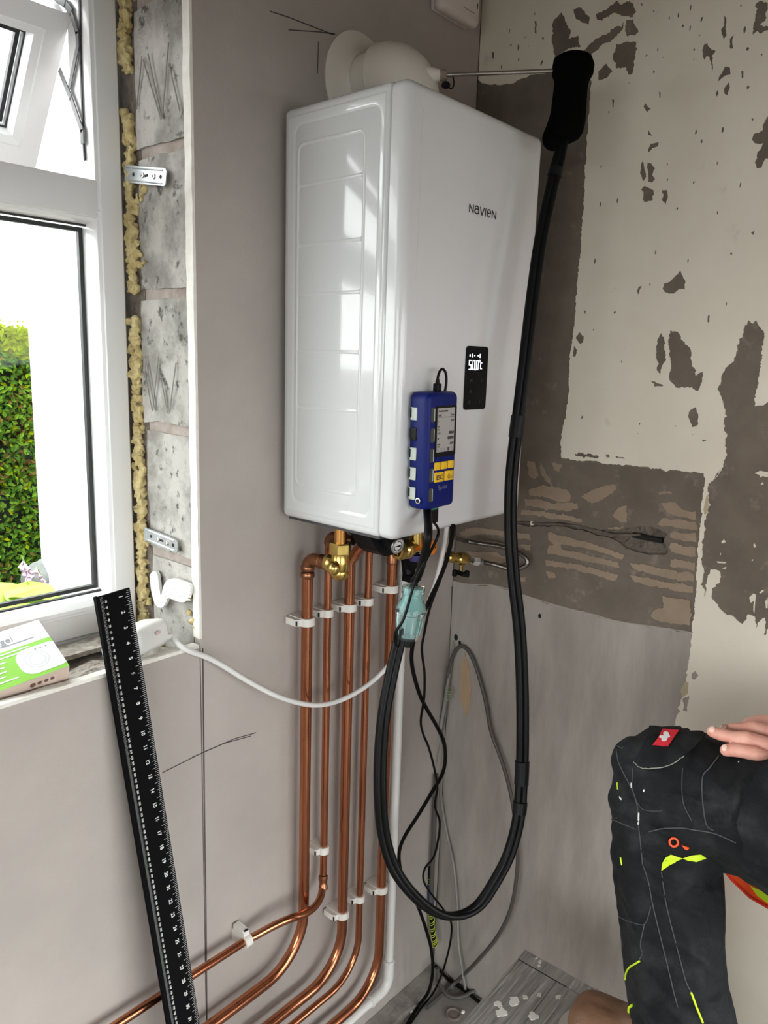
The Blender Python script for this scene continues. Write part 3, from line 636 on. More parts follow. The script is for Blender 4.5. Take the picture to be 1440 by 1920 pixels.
# hosta, flower spikes and rock in the bed
hs = thing('hosta_plant', 'broad lime green hosta leaves below the hedge outside window', 'plant', (-.55, 1.35, .62))
def hosta_leaf(base, tip, wdt, droop):
    vs = []; fs = []; n = 10; d = tip-base; s = Vector((0, 0, 1)).cross(d).normalized()
    for i in range(n+1):
        t = i/n; w = wdt*math.sin(math.pi*min(1, t*.97+.03))**.8; c = base+d*t+Vector((0, 0, droop*math.sin(math.pi*t)))
        for j in (-1, -.5, 0, .5, 1): vs.append(c+s*w*j+Vector((0, 0, -.25*w*j*j+.015*abs(j))))
    for i in range(n):
        for j in range(4): fs.append((i*5+j, i*5+j+1, i*5+6+j, i*5+5+j))
    from_data('leaf', vs, fs, M['hosta'], hs, 80)
for (bx, by, tx, ty, y0, y1, wd) in ((40, 1170, -15, 1100, 1.2, 1.32, .075), (60, 1160, 52, 1098, 1.15, 1.3, .07), (100, 1130, 20, 1130, 1.1, 1.25, .06), (60, 1190, 112, 1125, 1.2, 1.3, .06), (0, 1200, -30, 1140, 1.0, 1.1, .08), (10, 1190, 70, 1140, .95, 1.08, .06)):
    hosta_leaf(onY(bx, by, y0), onY(tx, ty, y1), wd, .035)
for k, (px0, py0, px1, py1, lab) in enumerate(((62, 1105, 40, 1042, 'taller lilac flower spike leaning in front of hedge foot'), (82, 1100, 68, 1062, 'short pale flower spike rising in front of the garden rock'))):
    a = onY(px0, py0, 1.55); b = onY(px1, py1, 1.55); fp = thing('flower_spike', lab, 'flower', (a.x, a.y, .62), 'flower spikes in the bed')
    MB().tube(smooth_path([Vector((a.x+.03, a.y, .62)), a, (a+b)/2+Vector((.004, 0, 0)), b], 5), .0028, 6).build('stem', M['stem'], fp)
    for q in range(16 if k == 0 else 9):
        tt = rnd.random(); c = a+(b-a)*tt; d = Vector((rnd.uniform(-1, 1), rnd.uniform(-1, .3), rnd.uniform(-1.2, -.2))).normalized()
        MB().tube([c, c+d*.012, c+d*.026], [.002, .004, .008], 6).build('petal', M['petal'], fp)
rk = MB().sphere((0, 0, 0), 1, 14, 10); c0 = onY(90, 1078, 2.02)
rk.v = [c0+Vector((v.x*.10, v.y*.08, v.z*.075))*(1+.25*noise.noise(v*1.7)) for v in rk.v]
tag(rk.build('garden_rock', M['rock'], None, 60), 'grey rounded rock at the foot of the hedge', 'rock')
# neighbouring house with a tiled roof, seen through the open sash
hs2 = thing('neighbour_house', 'far white house with pale tiled roof glimpsed through open sash', 'house', (3, 9.5, .62))
MB().lohi((.5, 8.6, .62), (7, 11, 3.9)).build('house_wall', M['render'], hs2, 0)
for r in range(9):
    vs = []; fs = []; n = 120; z0 = 3.8+r*.24; y0 = 8.2+r*.27
    for i in range(n+1):
        x = .2+7*i/n; h = .035*abs(math.sin(x*9))
        vs += [(x, y0, z0+h), (x, y0+.33, z0+.29+h), (x, y0+.02, z0-.05+h)]
    for i in range(n): fs += [(3*i, 3*i+3, 3*i+4, 3*i+1), (3*i, 3*i+2, 3*i+5, 3*i+3)]
    from_data('tile_course', vs, fs, M['tile'], hs2, 0)

# ---- things fixed to the reveal and lying on the sill
def strap(label, p0, p1, hw):
    a = onX(*p0, XB-.004); b = onX(*p1, XB-.004); d = (b-a).normalized(); n = Vector((-1, 0, 0)); s = d.cross(n)
    t = thing('fixing_strap', label, 'bracket', a, 'galvanised fixing straps on the reveal')
    pl = MB().ngon_prism([a-s*hw, a+s*hw, b-d*.004+s*hw, b+s*(hw-.004), b-s*(hw-.004), b-d*.004-s*hw], n, .002); pl.build('plate', M['steel'], t, 0)
    L = (b-a).length
    for k in (-1, 1): MB().tube([a+d*.004+s*hw*.72*k+n*.002, b-d*.010+s*hw*.72*k+n*.002], .0014, 6).build('rib', M['steel'], t)
    for q in (.22, .88): MB().cyl(a+d*L*q+n*.0018, a+d*L*q+n*.0024, .0032, seg=12).build('hole', M['slot'], t)
    for q in (.45, .72): MB().lathe(a+d*L*q+n*.002, n, [(0, .0045), (.0018, .004), (.0022, .002), (.001, .0005)], 12).build('screw', M['inox'], t)
    MB().lohi(a+d*L*.55-Vector((.0026, .004, .0018)), a+d*L*.55+Vector((-.0019, .006, .0018))).build('slot', M['slot'], t, 0)
strap('upper galvanised fixing strap level on the block reveal by transom', (236, 326), (313, 333), .0135)
strap('lower galvanised fixing strap slanting downward on the block reveal', (272, 1000), (334, 1025), .0125)
# white ridged plastic offcut
pts = [(286, 1078), (292, 1070), (300, 1075), (303, 1095), (307, 1116), (312, 1098), (320, 1086), (334, 1084), (345, 1088), (360, 1095), (362, 1108), (356, 1124), (346, 1128), (332, 1124), (320, 1120), (316, 1130), (308, 1138), (298, 1134), (292, 1120), (288, 1100)]
wt = thing('plastic_offcut', 'white ridged hook shaped plastic piece stuck on lowest block', 'offcut', onX(308, 1138, XB-.004))
cv = smooth_path([onX(a, b, XB-.003) for a, b in pts+pts[:1]], 3)[:-1]
MB().ngon_prism(cv, (-1, 0, 0), .006).build('slab', M['white_plastic'], wt, 0)
for k in range(6):
    y = 1090+k*6.2; MB().tube([onX(322-(2 if k > 2 else -2), y+1, XB-.0095), onX(358, y+4, XB-.0095)], .0011, 6).build('ridge', M['white_plastic'], wt)
for k in range(3): MB().tube([onX(294, 1118+k*5.5, XB-.0095), onX(312, 1118+k*5.5, XB-.0095)], .0010, 6).build('ridge', M['white_plastic'], wt)
# plug-in adaptor on the sill with the white flex
pa = onZ(300, 1232, SILL+.002); pc = Vector((-.825, .052, 1.158))
ad = thing('plug_adaptor', 'white plug adaptor lying on the sill behind the black ruler', 'plug', (pc.x, pc.y, 1.12))
Rz = Matrix.Rotation(math.radians(18), 4, 'Z') @ Matrix.Rotation(math.radians(-12), 4, 'X')
MB().box(pc, (.078, .056, .046), .011, 4, Rz).build('body', M['white_plastic'], ad, 50)
MB().box(pc+Vector((-.042, -.008, -.008)), (.05, .05, .022), .006, 3, Rz).build('pin_plate', M['white_plastic'], ad, 50)
MB().cyl(pc+Vector((.034, -.012, -.008)), pc+Vector((.05, -.018, -.008)), .008, .0055).build('flex_grip', M['white_plastic'], ad)
MB().box(pc+Vector((.012, -.0295, .012)), (.012, .001, .005), 0, 1, Rz).build('moulded_mark', mat('pale_pink_print', (.6, .45, .45), .5), ad, 0)
fx = pc+Vector((.048, -.017, -.008))
wpts = [fx, onY(345, 1216, -.006), onY(400, 1238, -.016), onY(470, 1280, -.035), onY(530, 1309, -.056), onY(590, 1322, -.066), onY(640, 1312, -.07), onY(690, 1284, -.075), onY(730, 1246, -.085), onY(762, 1203, -.10), onY(790, 1158, -.12), onY(814, 1100, -.14), onY(829, 1042, -.15), onY(838, 985, -.155)]
tag(MB().tube(smooth_path(wpts, 8), .0050, 12).build('power_flex', M['white_plastic']), 'white flex sagging from the sill across the copper pipes to boiler', 'cable')
# carton
A_ = onY(130, 1248, .012); Bv = onY(0, 1296, .020)-A_; Cv = onY(62, 1165, .115)-A_
ex = Bv.normalized(); ey = (Cv-ex*Cv.dot(ex)).normalized(); ez = ex.cross(ey); ez = ez if ez.z > 0 else -ez
Wd, Dp, Ht = .150, Cv.dot(ey), .045
bx = thing('alarm_carton', 'white and green alarm carton tilted on the window sill', 'box', A_-ez*Ht)
def cb(u, v, w): return A_+ex*u+ey*v-ez*w
def cquad(name, pts, m, off=.0004, axis=None):
    n = axis if axis is not None else ez
    return MB().ngon_prism([p for p in pts], n, off).build(name, m, bx, 0)
MB().ngon_prism([cb(0, 0, Ht), cb(Wd, 0, Ht), cb(Wd, Dp, Ht), cb(0, Dp, Ht)], ez, Ht-.0005).build('carton_body', M['carton_buff'], bx, 0)
cquad('lid', [cb(0, 0, .0004), cb(Wd, 0, .0004), cb(Wd, Dp, .0004), cb(0, Dp, .0004)], M['carton_white'], .0006)
cquad('green_print', [cb(.0, .0, 0), cb(Wd, 0, 0), cb(Wd, Dp*.62, 0), cb(.0, Dp*.62, 0)], M['carton_green'], .0005)
dsc = MB(); cxy = (.030, Dp*.30)
def rrect(cx, cy, hw, hh, r, n=6):
    o = []
    for (sx_, sy_, a0) in ((1, 1, 0), (-1, 1, 90), (-1, -1, 180), (1, -1, 270)):
        for k in range(n+1):
            a = math.radians(a0+90*k/n); o.append((cx+sx_*(hw-r)+math.cos(a)*r, cy+sy_*(hh-r)+math.sin(a)*r))
    return o
dsc.ngon_prism([cb(max(u, 0), v, -.0003) for u, v in rrect(cxy[0]-.004, cxy[1], .036, Dp*.24, .02)], ez, .0006); dsc.build('picture_panel', M['carton_white'], bx, 0)
for rr in (.016, .011):
    vs = []; fs = []
    for k in range(33):
        a = 2*math.pi*k/32
        for r2 in (rr, rr+.0011): vs.append(cb(cxy[0]+.004+math.cos(a)*r2, cxy[1]+math.sin(a)*r2, -.001))
    for k in range(32): fs.append((2*k, 2*k+1, 2*k+3, 2*k+2))
    from_data('picture_ring', vs, fs, mat('pale_grey_print', (.52, .53, .55), .5), bx, 0)
for k, (u, v, L) in enumerate(((.035, .56, .05), (.05, .50, .05), (.075, .42, .05), (.08, .34, .05), (.08, .26, .04), (.085, .18, .04), (.07, .1, .05))):
    cquad('print_line', [cb(u, Dp*v, -.0006), cb(u+L, Dp*v, -.0006), cb(u+L, Dp*v+.0024, -.0006), cb(u, Dp*v+.0024, -.0006)], M['carton_white'], .0003)
for k in range(3): cquad('picture_mark', [cb(.012+k*.008, Dp*.47, -.001), cb(.0145+k*.008, Dp*.47, -.001), cb(.0145+k*.008, Dp*.49, -.001), cb(.012+k*.008, Dp*.49, -.001)], M['print_grey'], .0003)
text('Angel', .017, cb(.068, Dp*.80, -.0006), -ex, ey, M['print_grey'], 'lettering', bx, align='CENTER')
cquad('print_line', [cb(.02, Dp*.70, -.0006), cb(.10, Dp*.70, -.0006), cb(.10, Dp*.712, -.0006), cb(.02, Dp*.712, -.0006)], M['print_grey'], .0002)
for k, (u, sz) in enumerate(((.055, .009), (.045, .007), (.035, .007), (.026, .007))):
    p = cb(u, -.0003, .013); mb = MB().ngon_prism([p+ex*sz*.5*math.cos(a)+ez*sz*.5*math.sin(a) for a in (k_*math.pi/4 for k_ in range(8))], -ey, .0003)
    mb.build('side_symbol', mat('brown_print', (.14, .08, .06), .6), bx, 0)
MB().ngon_prism([cb(.02, -.0003, .009), cb(.04, -.0003, .009), cb(.04, -.0003, .026), cb(.02, -.0003, .026)], -ey, .0002).build('side_label', mat('pale_buff_print', (.66, .53, .46), .6), bx, 0)

# ---- black ruler leaning on the sill edge
R0 = onY(243, 1102, -.006); R1 = at(375, 1919, 1.345); rd = (R1-R0).normalized()
fw_ = Vector((-.75, -.66, 0)); fw_ = Vector((0, -1, .0)); 
side = rd.cross(Vector((0, -1, .07)).normalized()).normalized(); side = side if side.x < 0 else -side       # towards left edge
L0 = onY(193, 1115, R0.y); wd_ = .052
nr = side.cross(rd).normalized(); nr = nr if nr.y < 0 else -nr
Lr = R0.z/(-rd.z)-.002
rl = thing('ruler', 'long black metal ruler with white graduations leaning on sill edge', 'ruler', R0+rd*Lr)
def rp(s, t, o=0): return R0+rd*s+side*t+nr*o
MB().ngon_prism([rp(0, 0), rp(0, wd_), rp(Lr, wd_), rp(Lr, 0)], -nr, .004).build('blade', M['ruler'], rl, 0)
MB().ngon_prism([rp(0, wd_), rp(0, wd_+.005), rp(Lr, wd_+.005), rp(Lr, wd_)], -nr, .009).build('stiffened_edge', M['ruler'], rl, 0)
tk = MB()
def tick(s, t0, t1, wdt): tk.add([rp(s-wdt/2, t0, .0003), rp(s+wdt/2, t0, .0003), rp(s+wdt/2, t1, .0003), rp(s-wdt/2, t1, .0003)], [(0, 1, 2, 3)])
for k in range(1, int(Lr/.0254*8)):
    tick(k*.0254/8, .0008, .0008+(.0105 if k % 8 == 0 else .0085 if k % 4 == 0 else .0065 if k % 2 == 0 else .005), .00065)
for k in range(1, int(Lr*500)):
    tick(k*.002, wd_-.0008, wd_-.0008-(.006 if k % 5 == 0 else .004), .00035)
tk.build('graduations', mat('grey_white_print', (.52, .52, .51), .6), rl, 0)
nv = []; nf = []
for k in range(1, int(Lr/.0254)):
    vs, fs = text(str(k), .0088, rp((k-.62)*.0254, .0175, .0003), rd, -side, None, None, None, bold=.0002); b0 = len(nv); nv += vs; nf += [tuple(i+b0 for i in f) for f in fs]
for k in range(1, int(Lr*100)):
    vs, fs = text(str(k*10), .0042, rp(k*.01, wd_-.0095, .0003), rd, -side, None, None, None, bold=.0001); b0 = len(nv); nv += vs; nf += [tuple(i+b0 for i in f) for f in fs]
from_data('numerals', nv, nf, M['print_white'], rl, 0)

# ================================================================== BOILER
BX0, BX1, BZ0, BZ1, BYS, BYF = -.571, -.183, 1.344, 2.039, -.2535, -.285
bo = thing('boiler', 'white wall hung combi boiler with small black display panel', 'boiler', ((BX0+BX1)/2, -.012, BZ0))
MB().lohi((BX0+.0012, BYS, BZ0+.001), (BX1-.0012, -.012, BZ1), .010, 3).build('casing', M['white_gloss'], bo, 40)
# pressed side panel: real relief
def sdrr(u, v, cu, cv, hu, hv_, r):
    x = abs(u-cu)-hu+r; y = abs(v-cv)-hv_+r
    return min(max(x, y), 0)+math.hypot(max(x, 0), max(y, 0))-r
zdiv = [1.914, 1.819, 1.739, 1.644, 1.549]
def relief(y, z):                                   # y: 0 at wall .. .24 at the seam
    h = 0
    d = sdrr(y, z, .136, 1.694, .094, .315, .016); h += .0022/(1+math.exp(-d/.0011))
    d2 = sdrr(y, z, .125, 1.694, .076, .285, .014); h += .0026*math.exp(-(d2/.0032)**2)
    if d2 < 0:
        for zd in zdiv: h += .0020*math.exp(-((z-zd)/.0034)**2)*min(1, -d2/.006)
    return h
for X, sgn in ((BX0, -1), (BX1, 1)):
    vs = []; fs = []; nu, nv = 96, 250
    for i in range(nu+1):
        for j in range(nv+1):
            y = .022+(.2435-.022)*i/nu; z = BZ0+.013+(BZ1-BZ0-.026)*j/nv
            edge = min(i, nu-i, j, nv-j)
            vs.append((X-sgn*.0003+(sgn*(relief(y, z)-.0018) if edge else -sgn*.0022), -y, z))
    for i in range(nu):
        for j in range(nv): fs.append((i*(nv+1)+j, (i+1)*(nv+1)+j, (i+1)*(nv+1)+j+1, i*(nv+1)+j+1))
    from_data('side_panel', vs, fs, M['white_gloss'], bo, 80)
MB().lohi((BX0+.004, BYS-.0022, BZ0+.004), (BX1-.004, BYS+.001, BZ1-.004)).build('seam', mat('seam_shadow_gap', (.30, .29, .26), .7), bo, 0)
# front cover: deeply rounded
b = bmesh.new(); bmesh.ops.create_cube(b, size=1); bmesh.ops.scale(b, vec=(BX1-BX0, .0305, BZ1-BZ0), verts=b.verts)
bmesh.ops.translate(b, vec=((BX0+BX1)/2, BYF+.01525, (BZ0+BZ1)/2), verts=b.verts)
fe = [e for e in b.edges if all(abs(v.co.y-BYF) < 1e-5 for v in e.verts)]
se = [e for e in b.edges if abs(e.verts[0].co.y-e.verts[1].co.y) > .01]
bmesh.ops.bevel(b, geom=se, offset=.016, segments=5, affect='EDGES', profile=.5)
fe = [e for e in b.edges if all(abs(v.co.y-BYF) < 1e-5 for v in e.verts) and len(e.link_faces) == 2 and any(abs(f.normal.y) < .5 for f in e.link_faces)]
b.normal_update()
fe = [e for e in b.edges if all(abs(v.co.y-BYF) < 1e-5 for v in e.verts)]
bmesh.ops.bevel(b, geom=fe, offset=.0155, segments=6, affect='EDGES', profile=.5)
MB().bm(b).build('front_cover', M['white_front'], bo, 50)
MB().ngon_prism([Vector((u, BYF+.0006, v)) for u, v in rrect((BX0+BX1)/2+.004, (BZ0+BZ1)/2, (BX1-BX0)/2-.030, (BZ1-BZ0)/2-.034, .012)], (0, -1, 0), .0010).build('front_panel', M['white_front'], bo, 30)
MB().lohi((BX0+.012, -.245, BZ0-.004), (BX1-.012, -.02, BZ0+.004)).build('base_plate', M['dark_under'], bo, 0)
FY = BYF-.0004
# lettering on the front, drawn with strokes
def arc(cx, cy, rx, ry, a0, a1, n=10): return [(cx+rx*math.cos(math.radians(a0+(a1-a0)*k/n)), cy+ry*math.sin(math.radians(a0+(a1-a0)*k/n))) for k in range(n+1)]
LET = {'N': ([[(0, 0), (0, 1), (.72, 0), (.72, 1)]], .72),
       'a': ([arc(.36, .70, .34, .30, 165, 0)+[(.70, .35), (.70, 0)], [(.70, .62), (.36, .62)]+arc(.33, .31, .33, .31, 90, 270)+[(.45, 0), (.70, .12)]], .70),
       'V': ([[(0, 1), (.38, 0), (.76, 1)]], .76), 'I': ([[(0, 0), (0, 1)]], 0),
       'e': ([[(.02, .52), (.72, .52)]+arc(.37, .5, .35, .5, 3, 300, 16)], .72)}
lg = MB(); xs = 0; H_ = .0118; x0 = -.4075; z0 = 1.8765
sp = []
for chx in 'NaVIeN':
    st, wdt = LET[chx]
    for pl_ in st: sp.append([(xs+a, b_) for a, b_ in pl_])
    xs += wdt+.30
sc_ = .078/(xs-.30)
for pl_ in sp:
    P = [Vector((x0+a*sc_, FY-.0008, z0+b_*H_)) for a, b_ in pl_]
    for a, b_ in zip(P, P[1:]):
        d = (b_-a).normalized(); s = d.cross(Vector((0, 1, 0)))*.00085; a2 = a-d*.0006; b2 = b_+d*.0006
        lg.ngon_prism([a2-s, a2+s, b2+s, b2-s], (0, -1, 0), .0003)
lg.build('lettering', M['logo'], bo, 0)
# control panel
dc = Vector((-.3635, FY-.0006, 1.607)); DW, DH = .0335, .0545
dp = MB().ngon_prism([Vector((dc.x+u, dc.y, dc.z+v)) for u, v in rrect(0, 0, DW, DH, .007)], (0, -1, 0), .0012).build('display', M['glass_black'], bo, 0)
DY = dc.y-.0014
def seg7(chx, cx, cz, w_, h_, mb, t=.0022):
    S7 = {'5': 'afgcd', '0': 'abcdef', 'C': 'afed'}[chx]
    seg = {'a': (0, h_/2, 1), 'g': (0, 0, 1), 'd': (0, -h_/2, 1), 'f': (-w_/2, h_/4, 0), 'b': (w_/2, h_/4, 0), 'e': (-w_/2, -h_/4, 0), 'c': (w_/2, -h_/4, 0)}
    for k in S7:
        x, z, hz = seg[k]; sx_, sz_ = (w_/2+t*.3, t/2) if hz else (t/2, h_/4+t*.2)
        mb.lohi((cx+x-sx_, DY-.0002, cz+z-sz_), (cx+x+sx_, DY+.0002, cz+z+sz_))
ds = MB(); zc = 1.6295
for k, chx in enumerate('500'): seg7(chx, -.3845+k*.0108, zc, .0060, .0150, ds, .0016)
seg7('C', -.3505, zc-.001, .0042, .0100, ds, .0013)
ds.lohi((-.3692, DY-.0002, zc-.0090), (-.3674, DY+.0002, zc-.0072))
for a in range(8):
    t = a*math.pi/4; ds.lohi((-.3558+.0016*math.cos(t)-.0005, DY-.0002, zc+.0068+.0018*math.sin(t)-.0005), (-.3558+.0016*math.cos(t)+.0005, DY+.0002, zc+.0068+.0018*math.sin(t)+.0005))
ds.build('digits', M['led'], dp, 0)
ic = MB()
for x, h in ((-.386, .004), (-.379, .006), (-.3615, .002), (-.3555, .0065), (-.372, .002)): ic.lohi((x-.0012, DY-.0002, 1.6455-h/2), (x+.0012, DY+.0002, 1.6455+h/2))
ic.build('status_icons', M['led'], dp, 0)
for body, x, z in (('M', -.379, 1.602), ('+', -.347, 1.602), ('iii', -.379, 1.584), ('-', -.347, 1.584), ('O', -.381, 1.565), ('I', -.349, 1.565)):
    text(body, .009, (x, DY-.0001, z), (1, 0, 0), (0, 0, 1), M['faint'], 'touch_icon', dp)

# ---- flue elbow
fc = Vector((-.377, 0, 2.128)); fy = -.120
fu = thing('flue_elbow', 'cream flue elbow turning from boiler top into wall rosette', 'flue', (fc.x, fy, BZ1))
MB().lathe((fc.x, .0004, fc.z), (0, -1, 0), [(0, .05), (0, .088), (.004, .089), (.008, .078), (.012, .064), (.016, .055), (.021, .0505), (.024, .049)], 44).build('rosette', M['cream'], fu, 50)
MB().lathe((fc.x, -.014, fc.z), (0, -1, 0), [(0, .0485), (.056, .0485)], 40).build('collar', M['cream'], fu, 30)
MB().lathe((fc.x, -.060, fc.z), (0, -1, 0), [(0, .0485), (0, .0555), (.002, .0572), (.005, .0572), (.008, .0555)], 40).build('elbow_rim', M['cream'], fu, 50)
arcp = [Vector((fc.x, -.062, fc.z))]+[Vector((fc.x, -.066-(-fy-.066)*math.sin(a), fc.z-(-fy-.066)*(1-math.cos(a)))) for a in (math.radians(6*k) for k in range(0, 16))]+[Vector((fc.x, fy, BZ1-.004))]
MB().tube(arcp, [.0555]+[.0565]*16+[.0545], 40).build('elbow', M['cream'], fu, 50)
pb = at(832, 141, 1.318); pe = at(1044, 132, 1.300); pdir = (pe-pb).normalized()
MB().tube([pb-pdir*.045, pb-pdir*.006], [.020, .0095], 20).build('test_nipple', M['cream'], fu)
MB().lathe(pb-pdir*.006, pdir, [(0, .0075), (0, .0085), (.004, .0098), (.007, .0085), (.010, .0095), (.012, .0065)], 20).build('test_grommet', mat('taupe_rubber', (.25, .20, .16), .6), fu)
lc = pb+Vector((.012, -.006, -.008))
MB().tube([lc+Vector((math.cos(a)*.010, 0, math.sin(a)*.011)) for a in (math.radians(-150+15*k) for k in range(19))], .0013, 8).build('cap_tether', M['black_plastic'], fu)
MB().sphere(pb+Vector((.002, -.004, -.016)), (.008, .008, .006), 14, 8).build('test_cap', M['black_plastic'], fu)

# ---- carbon monoxide alarm high on the wall
ax0, ax1, az0 = -.182, -.052, 2.315
al = thing('carbon_monoxide_alarm', 'white rounded alarm unit on the wall above the flue', 'alarm', ((ax0+ax1)/2, 0, az0))
MB().lohi((ax0+.006, -.009, az0+.004), (ax1-.006, .0002, az0+.122), .003, 2).build('back_plate', M['alarm_white'], al)
MB().lohi((ax0, -.036, az0), (ax1, -.0085, az0+.125), .0125, 5).build('cover', M['alarm_white'], al, 50)
MB().lathe((-.128, -.0355, az0+.068), (0, -1, 0), [(0, .027), (.0012, .027), (.0022, .0255), (.0012, .0245), (.0018, .002)], 32).build('test_button', M['alarm_white'], al)
MB().lohi((-.068, -.0366, az0+.033), (-.0655, -.0358, az0+.043)).build('indicator', M['slot'], al, 0)
for k in range(9): MB().lohi((-.112+k*.0042, -.0364, az0+.0205), (-.1090+k*.0042, -.0359, az0+.0232)).build('embossed_letter', mat('taupe_print', (.40, .35, .32), .6), al, 0)
MB().lohi((-.095, -.0364, az0+.074), (-.074, -.0359, az0+.076)).build('embossed_letter', MATS['taupe_print'], al, 0)

# ---- blue flue gas analyser held to the boiler front
AC = Vector((-.5045, BYF-.0014, 1.4905)); ar = math.radians(1.2)
AU = Vector((math.cos(ar), 0, -math.sin(ar)*-1)); AV = Vector((-math.sin(ar), 0, math.cos(ar))); AU = Vector((math.cos(ar), 0, math.sin(ar))); AN = Vector((0, -1, 0))
def A(u, v, w=0): return AC+AU*u+AV*v+AN*w
an = thing('gas_analyser', 'blue handheld flue gas analyser stuck to the boiler front', 'analyser', A(0, -.092))
AM = Matrix((AU, AN*-1, AV)).transposed().to_4x4()
bb = MB().box((0, 0, 0), (.081, .040, .184), .0085, 4); 
bb.v = [A(v.x*(1-.06*max(0, -v.z/.09)), v.z+(.010*(1-(v.x/.0405)**2) if v.z > .07 else 0), .020-v.y) for v in bb.v]
bb.build('rubber_boot', M['blue'], an, 50)
sp_ = MB().ngon_prism([A(u, v, .0398) for u, v in rrect(.006, .034, .0275, .041, .004)], AN, .0012).build('screen_bezel', M['black_plastic'], an, 0)
scr = MB().ngon_prism([A(u, v, .041) for u, v in rrect(.005, .036, .0225, .035, .001)], AN, .0006).build('screen', M['lcd'], an, 0)
def lt(body, size, u, v, align='LEFT', bold=.0001): text(body, size, A(u, v, .0417), AU, AV, M['lcd_ink'], 'screen_text', scr, align=align, bold=bold)
lt('Combustion', .0050, -.016, .0665); lt('10:42', .0042, -.0165, .0595); lt('12 Jun', .0042, .0262, .0595, 'RIGHT')
MB().ngon_prism([A(-.0165, .0563, .0416), A(.0265, .0563, .0416), A(.0265, .0569, .0416), A(-.0165, .0569, .0416)], AN, .0002).build('screen_rule', M['lcd_ink'], scr, 0)
lt('20.9', .0055, .0262, .0505, 'RIGHT')
for lab, v in (('T', .0500), ('O2', .0420), ('CO', .0370), ('CO2', .0310), ('Eff', .0225), ('Ratio', .0135), ('Net', .0100)): lt(lab, .0036, -.0165, v)
lt('000.0', .0058, .0262, .0310, 'RIGHT', .0004); lt('0.0000', .0058, .0262, .0225, 'RIGHT', .0004); lt('-0.00', .0052, .0262, .0135, 'RIGHT', .0002)
for k in range(5): MB().ngon_prism([A(-.0145+k*.0092+a*.0024, .0050+b_*.0030, .0416) for a, b_ in ((-1, -1), (1, -1), (1, .6), (0, 1), (-1, .6))], AN, .0002).build('screen_icon', M['lcd_ink' if k == 3 else 'print_grey'], scr, 0)
for k in range(3): MB().box(A(-.0135+k*.0178, -.0215, .0405), (.0158, .003, .0128), .0012, 2).build('key', M['yellow'], an)
for k in range(2):
    ky = MB().box(A(-.0085+k*.0268, -.0395, .0405), (.0245, .003, .0165), .0015, 2).build('key', M['yellow'], an)
    if k == 0: text('ESC', .0105, A(-.0085, -.0402, .0424), AU, AV, M['lcd_ink'], 'key_text', ky, bold=.0002)
    else:
        mb = MB(); c0 = (.0165, -.0402)
        for a in range(14):
            t0, t1 = math.radians(115+22.2*a), math.radians(115+22.2*(a+1))
            mb.add([A(c0[0]+r*math.cos(t), c0[1]-.0008+r*math.sin(t), .0424) for t in (t0, t1) for r in (.0024, .0034)], [(0, 1, 3, 2)])
        mb.ngon_prism([A(c0[0]-.0005, c0[1]+.0005, .0423), A(c0[0]+.0005, c0[1]+.0005, .0423), A(c0[0]+.0005, c0[1]+.0045, .0423), A(c0[0]-.0005, c0[1]+.0045, .0423)], AN, .0002)
        mb.ngon_prism([A(c0[0]+.004, c0[1]-.0035, .0423), A(c0[0]+.009, c0[1]-.0035, .0423), A(c0[0]+.009, c0[1]-.0005, .0423), A(c0[0]+.008, c0[1]-.0005, .0423), A(c0[0]+.008, c0[1]-.0027, .0423), A(c0[0]+.004, c0[1]-.0027, .0423)], AN, .0002)
        mb.build('key_symbol', M['lcd_ink'], ky, 0)
text('Sprint', .0105, A(.0035, -.0575, .0401), AU, AV, mat('grey_blue_print', (.10, .12, .20), .5), 'lettering', an)
for k in range(5):                                              # windows in the rubber boot: side row and corner row
    v = .062-k*.0320
    q = MB().box(A(-.0402, v, .0115), (.0022, .0135, .0205), .001, 1).build('boot_window', M['panel_pale'] if k != 1 else M['black_plastic'], an)
    MB().box(A(-.0405, v+.0012, .0060), (.0022, .0040, .0150), .0008, 1).build('window_edge', M['black_plastic'], q)
    q = MB().ngon_prism([A(-.0272+a, v-.001+b_, .0396) for a, b_ in rrect(0, 0, .0052, .0112, .003, 3)], AN, .0008).build('boot_window', mat('olive_shadow_panel', (.05, .055, .045), .35), an, 0)
    MB().ngon_prism([A(-.0240+a, v-.001+b_, .0404) for a, b_ in rrect(0, 0, .0008, .0095, .0007, 2)], AN, .0002).build('window_edge', M['panel_pale'], q, 0)
MB().lathe(A(-.0385, -.0885+.012, .025)-Vector((.0025, 0, 0)), (-1, 0, 0), [(0, .0048), (.0010, .0048), (.0012, .0034)], 20).build('probe_socket', M['steel'], an)
MB().cyl(A(-.0385, -.0885+.012, .025)-Vector((.003, 0, 0)), A(-.0385, -.0885+.012, .025)-Vector((.0036, 0, 0)), .0034).build('socket_bore', M['black_plastic'], an)
MB().box(A(.006, -.0955, .016), (.018, .016, .006), .001, 1).build('gas_port', mat('green_port', (.02, .16, .12), .4), an)
# short lead looping out of the top
pl0 = A(.007, .0985, .020)
ld = MB().lohi(pl0-Vector((.0055, .005, .004)), pl0+Vector((.0055, .005, .010)), .0015, 2)
ld.tube([pl0+Vector((0, 0, .009)), pl0+Vector((0, 0, .017))], [.004, .0028], 12); ld.build('lead_plug', M['black_plastic'], an)
lq = [pl0+Vector((0, 0, .014)), pl0+Vector((.001, 0, .022)), pl0+Vector((.006, 0, .0305)), pl0+Vector((.0135, 0, .0325)), pl0+Vector((.021, 0, .026)), pl0+Vector((.0235, 0, .013)), pl0+Vector((.021, 0, -.002)), A(.026, .090, .018)]
MB().tube(smooth_path(lq, 6), .0022, 10).build('lead', M['black'], an)

